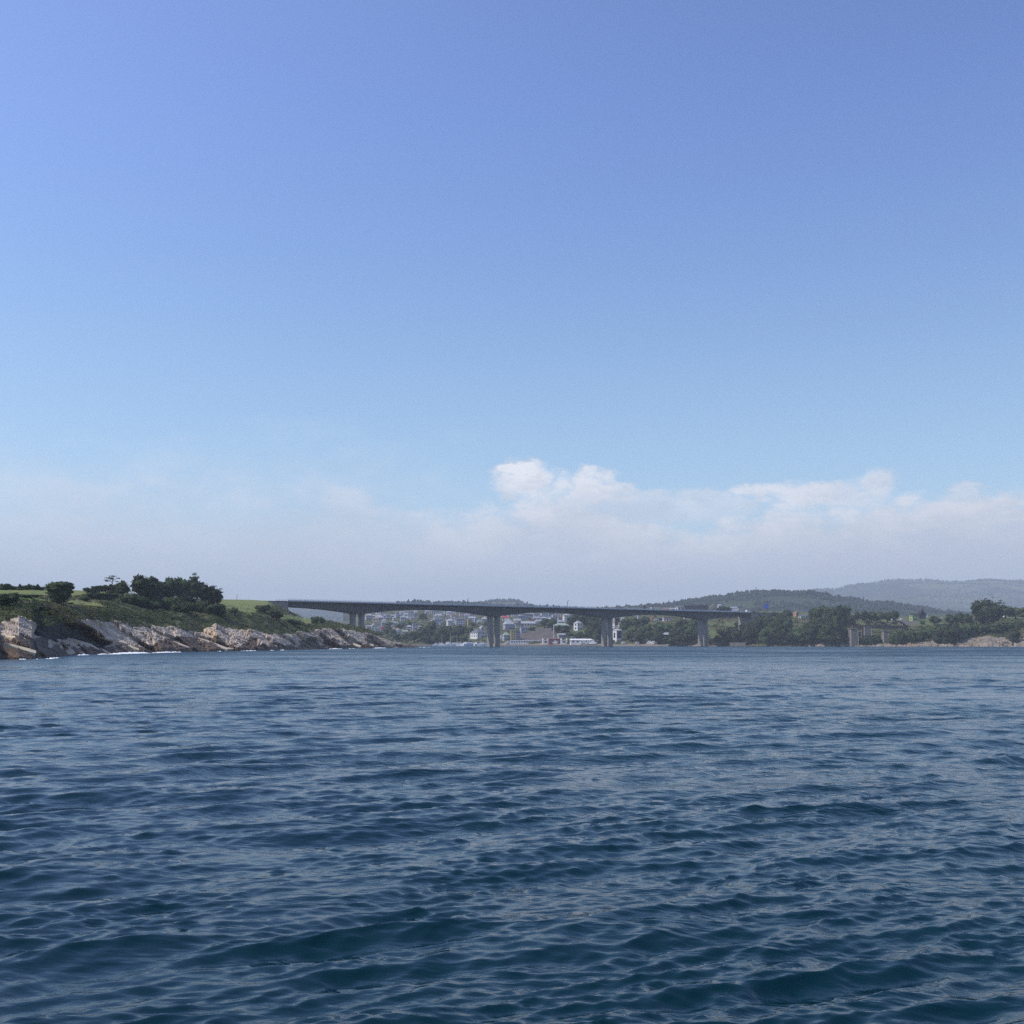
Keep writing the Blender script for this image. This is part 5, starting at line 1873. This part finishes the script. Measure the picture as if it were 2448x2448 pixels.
# ------------------------------------------------------------------ boats
def motorboat(px, py, L, label, hullc=(.8, .8, .8), Y=None, sail=False, rz=None, grp="boats moored in the marina"):
    d = ray(px, py)
    Yb = Y or 1440
    loc = P(px, py, Yb)
    loc.z = 0.0
    o = empty("sailboat" if sail else "motorboat", loc, rz if rz is not None else HRG.uniform(-.5, .5))
    tag(o, label, "sailboat" if sail else "boat", grp)
    W, H = L * .32, L * .17 + .5

    def hull(V, F):
        st = [(-.5, .8), (-.2, 1.0), (.15, .95), (.36, .6), (.5, .03)]
        b = len(V)
        for (a, wd) in st:
            for (sy, z, f) in ((-1, H, 1.0), (-1, -.4, .6), (1, -.4, .6), (1, H, 1.0)):
                V.append((a * L, sy * W / 2 * wd * f, z + (a + .5) * .4 * (z > 0)))
        n = len(st)
        for i in range(n - 1):
            for q in range(4):
                F.append((b + i * 4 + q, b + i * 4 + (q + 1) % 4, b + i * 4 + 4 + (q + 1) % 4, b + i * 4 + 4 + q))
        F.append((b, b + 1, b + 2, b + 3))
        F.append((b + 4 * n - 1, b + 4 * n - 2, b + 4 * n - 3, b + 4 * n - 4))
    part("hull", o, paint(hullc, .4), hull)
    ch = L * (.10 if sail else .2)
    part("cabin", o, M['white_paint'], lambda V, F: box(V, F, (-.05 * L, 0, H), L * .42, W * .7, ch))
    part("windscreen", o, M['glass'], lambda V, F: box(V, F, (-.05 * L, 0, H + ch * .45), L * .425, W * .71, ch * .35))
    if sail:
        part("mast", o, M['rail'], lambda V, F: tube(V, F, (.08 * L, 0, H), (.08 * L, 0, H + L * 1.25), .16, .1, 5))
        part("boom", o, M['white_paint'], lambda V, F: tube(V, F, (.08 * L, 0, H + 1.4), (-.4 * L, 0, H + 1.5), .22, .18, 5))
    return o


i = 0
for px, L, col_, lab, sail in [
    (1072, 12, (.8, .8, .8), "white motorboat at the left end of the marina", False), (1043, 9, (.75, .78, .8), "low white boat lying off the bluff left of the marina", False), (1058, 8, (.7, .7, .72), "small boat left of the leftmost big motorboat", False),
    (1086, 11, (.8, .8, .8), "white motorboat below the tall dark bluff trees", False), (1097, 10, (.8, .8, .8), "white motorboat left of the pale blue sailboat", False), (1105, 9, (.8, .8, .8), "small white boat hard left of the pale blue sailboat", False),
    (1114, 12, (.75, .8, .85), "white cabin boat at the foot of the big corner house, left one", False), (1120, 13, (.62, .70, .82), "pale blue sailboat in the marina", True),
    (1129, 11, (.8, .8, .8), "white cabin boat right of the pale blue sailboat", False), (1136, 11, (.8, .8, .8), "white cabin boat under the big corner house", False),
    (1144, 12, (.8, .8, .82), "white cruiser right under the big corner house", False), (1152, 11, (.76, .77, .8), "white boat left of the second piers, last but one", False), (1161, 12, (.8, .8, .8), "white cruiser nearest the second piers", False),
    (1055, 10, (.8, .8, .8), "sailboat with slim mast before the dark bluff, left one", True), (1075, 11, (.8, .8, .8), "sailboat with slim mast before the dark bluff, middle one", True), (1091, 10, (.8, .8, .8), "sailboat with slim mast before the dark bluff, right one", True),
    (1148, 10, (.8, .8, .8), "sailboat moored behind the white cruisers", True)]:
    motorboat(px, 1543.5, L, lab, col_, Y=1425 - (i % 4) * 8, sail=sail)
    i += 1


def beached(px, py, L, label):
    p = FAR.at(px, py)
    o = motorboat(px, py, L, label, (.8, .8, .8), Y=p.y, rz=HRG.uniform(-.3, .3), grp="boats laid up on the shore")
    o.location = p + Vector((0, 0, .6))


for px, py, L, lab in [(1372, 1540, 9, "white boat laid up at the left end of the quay shed"), (1384, 1540, 9, "white boat laid up second from left under the quay shed"), (1396, 1540, 8, "white boat laid up in the middle under the quay shed"),
                       (1408, 1540, 8, "white boat laid up fourth under the quay shed"), (1418, 1540, 8, "white boat laid up at the right end of the quay shed"),
                       (1491, 1540, 6, "small white boat on the shingle right of the tall white house"), (1524, 1540, 5, "white dinghy on the shingle below the pale green bush"),
                       (1553, 1540, 8, "white boat on the shore left of the shaded pavilion"), (1563, 1540, 8, "second white boat on the shore near the shaded pavilion"), (1215, 1540, 8, "white boat on the quay at the foot of the grey-green house"), (1328, 1540, 8, "white boat at the foot of the tall pale mast")]:
    beached(px, py, L, lab)


# ------------------------------------------------------------------ harbour walls
def wall_run(name, pts, z, th, mat, label, cat="wall"):
    V, F = [], []
    for (p0, p1) in zip(pts[:-1], pts[1:]):
        d = (p1 - p0).normalized()
        n = Vector((-d.y, d.x, 0)) * th / 2
        b = len(V)
        for q in (p0, p1):
            for s in (-1, 1):
                V.append((q.x + n.x * s, q.y + n.y * s, -3))
                V.append((q.x + n.x * s, q.y + n.y * s, z))
        F.extend([(b, b + 1, b + 5, b + 4), (b + 2, b + 6, b + 7, b + 3), (b + 1, b + 3, b + 7, b + 5), (b, b + 2, b + 3, b + 1), (b + 4, b + 5, b + 7, b + 6)])
    o = new_obj(name, mesh_py(name, V, F), None, mat)
    tag(o, label, cat)


def onsea(px, Y):
    v = P(px, 1540, Y)
    return Vector((v.x, v.y, 0))


wall_run("breakwater", [onsea(985, 1480), onsea(1070, 1450), onsea(1080, 1448)], 2.0, 5, M['masonry'], "low stone breakwater left of the marina boats")
wall_run("sea_wall", [onsea(1745, 1262), onsea(1783, 1256)], 4.2, 4, M['masonry'], "low stone sea wall below the dark wood right of the last piers")
wall_run("quay_wall", [onsea(1196, 1424), onsea(1300, 1383), onsea(1440, 1351)], 1.5, 3, M['masonry'], "long low quay wall along the harbour front")


# ------------------------------------------------------------------ surf along the rocks
def foam(px0, px1, wide, seed, amp=.5):
    rg = np.random.default_rng(seed)
    n = max(12, int((px1 - px0) * 1.6))
    m = 9
    V = []
    for i in range(n):
        px = px0 + (px1 - px0) * i / (n - 1)
        at_py = float(np.interp(px, LEFT.px, LEFT.PY[0]))
        Y = float(np.interp(px, LEFT.px, LEFT.XYZ[0, :, 1])) - 1.0
        c = P(px, at_py, Y)
        for j in range(m):
            t = j / (m - 1)
            nn = float(pnoise(px * .22 + seed, j * .5)) + .6 * float(pnoise(px * .6, j * .9 + seed))
            e = max(0.0, math.sin(math.pi * t)) * max(0.0, math.sin(math.pi * i / (n - 1))) ** .4
            V.append((c.x + 1.5 + t * wide * .75, c.y - t * wide * .75, -.25 + (amp * .55 + .42 * nn) * e))
    F = [(i * m + j, i * m + j + 1, (i + 1) * m + j + 1, (i + 1) * m + j) for i in range(n - 1) for j in range(m - 1)]
    return V, F


FV, FF = [], []
for q, (a, b, wd, am) in enumerate([(18, 40, 3, .5), (50, 64, 2.5, .4), (78, 122, 4, .6), (158, 190, 5, .8), (205, 240, 5, .7), (232, 335, 8, 1.1), (335, 420, 6, .8), (500, 520, 3, .4), (556, 600, 4, .6), (628, 646, 3, .5), (650, 672, 4, .6),
                                    (770, 805, 5, .9), (815, 846, 4, .6), (878, 912, 6, 1.0), (930, 945, 3, .5), (990, 1012, 5, .6), (1000, 1030, 5, .3)]):
    V, F = foam(a, b, wd, 7 + q, am)
    bb = len(FV)
    FV += V
    FF += [tuple(i + bb for i in f) for f in F]
o = new_obj("surf", mesh_py("surf", FV, FF, True), None, M['foam'])
tag(o, "white surf breaking along the headland rocks", kind="stuff")
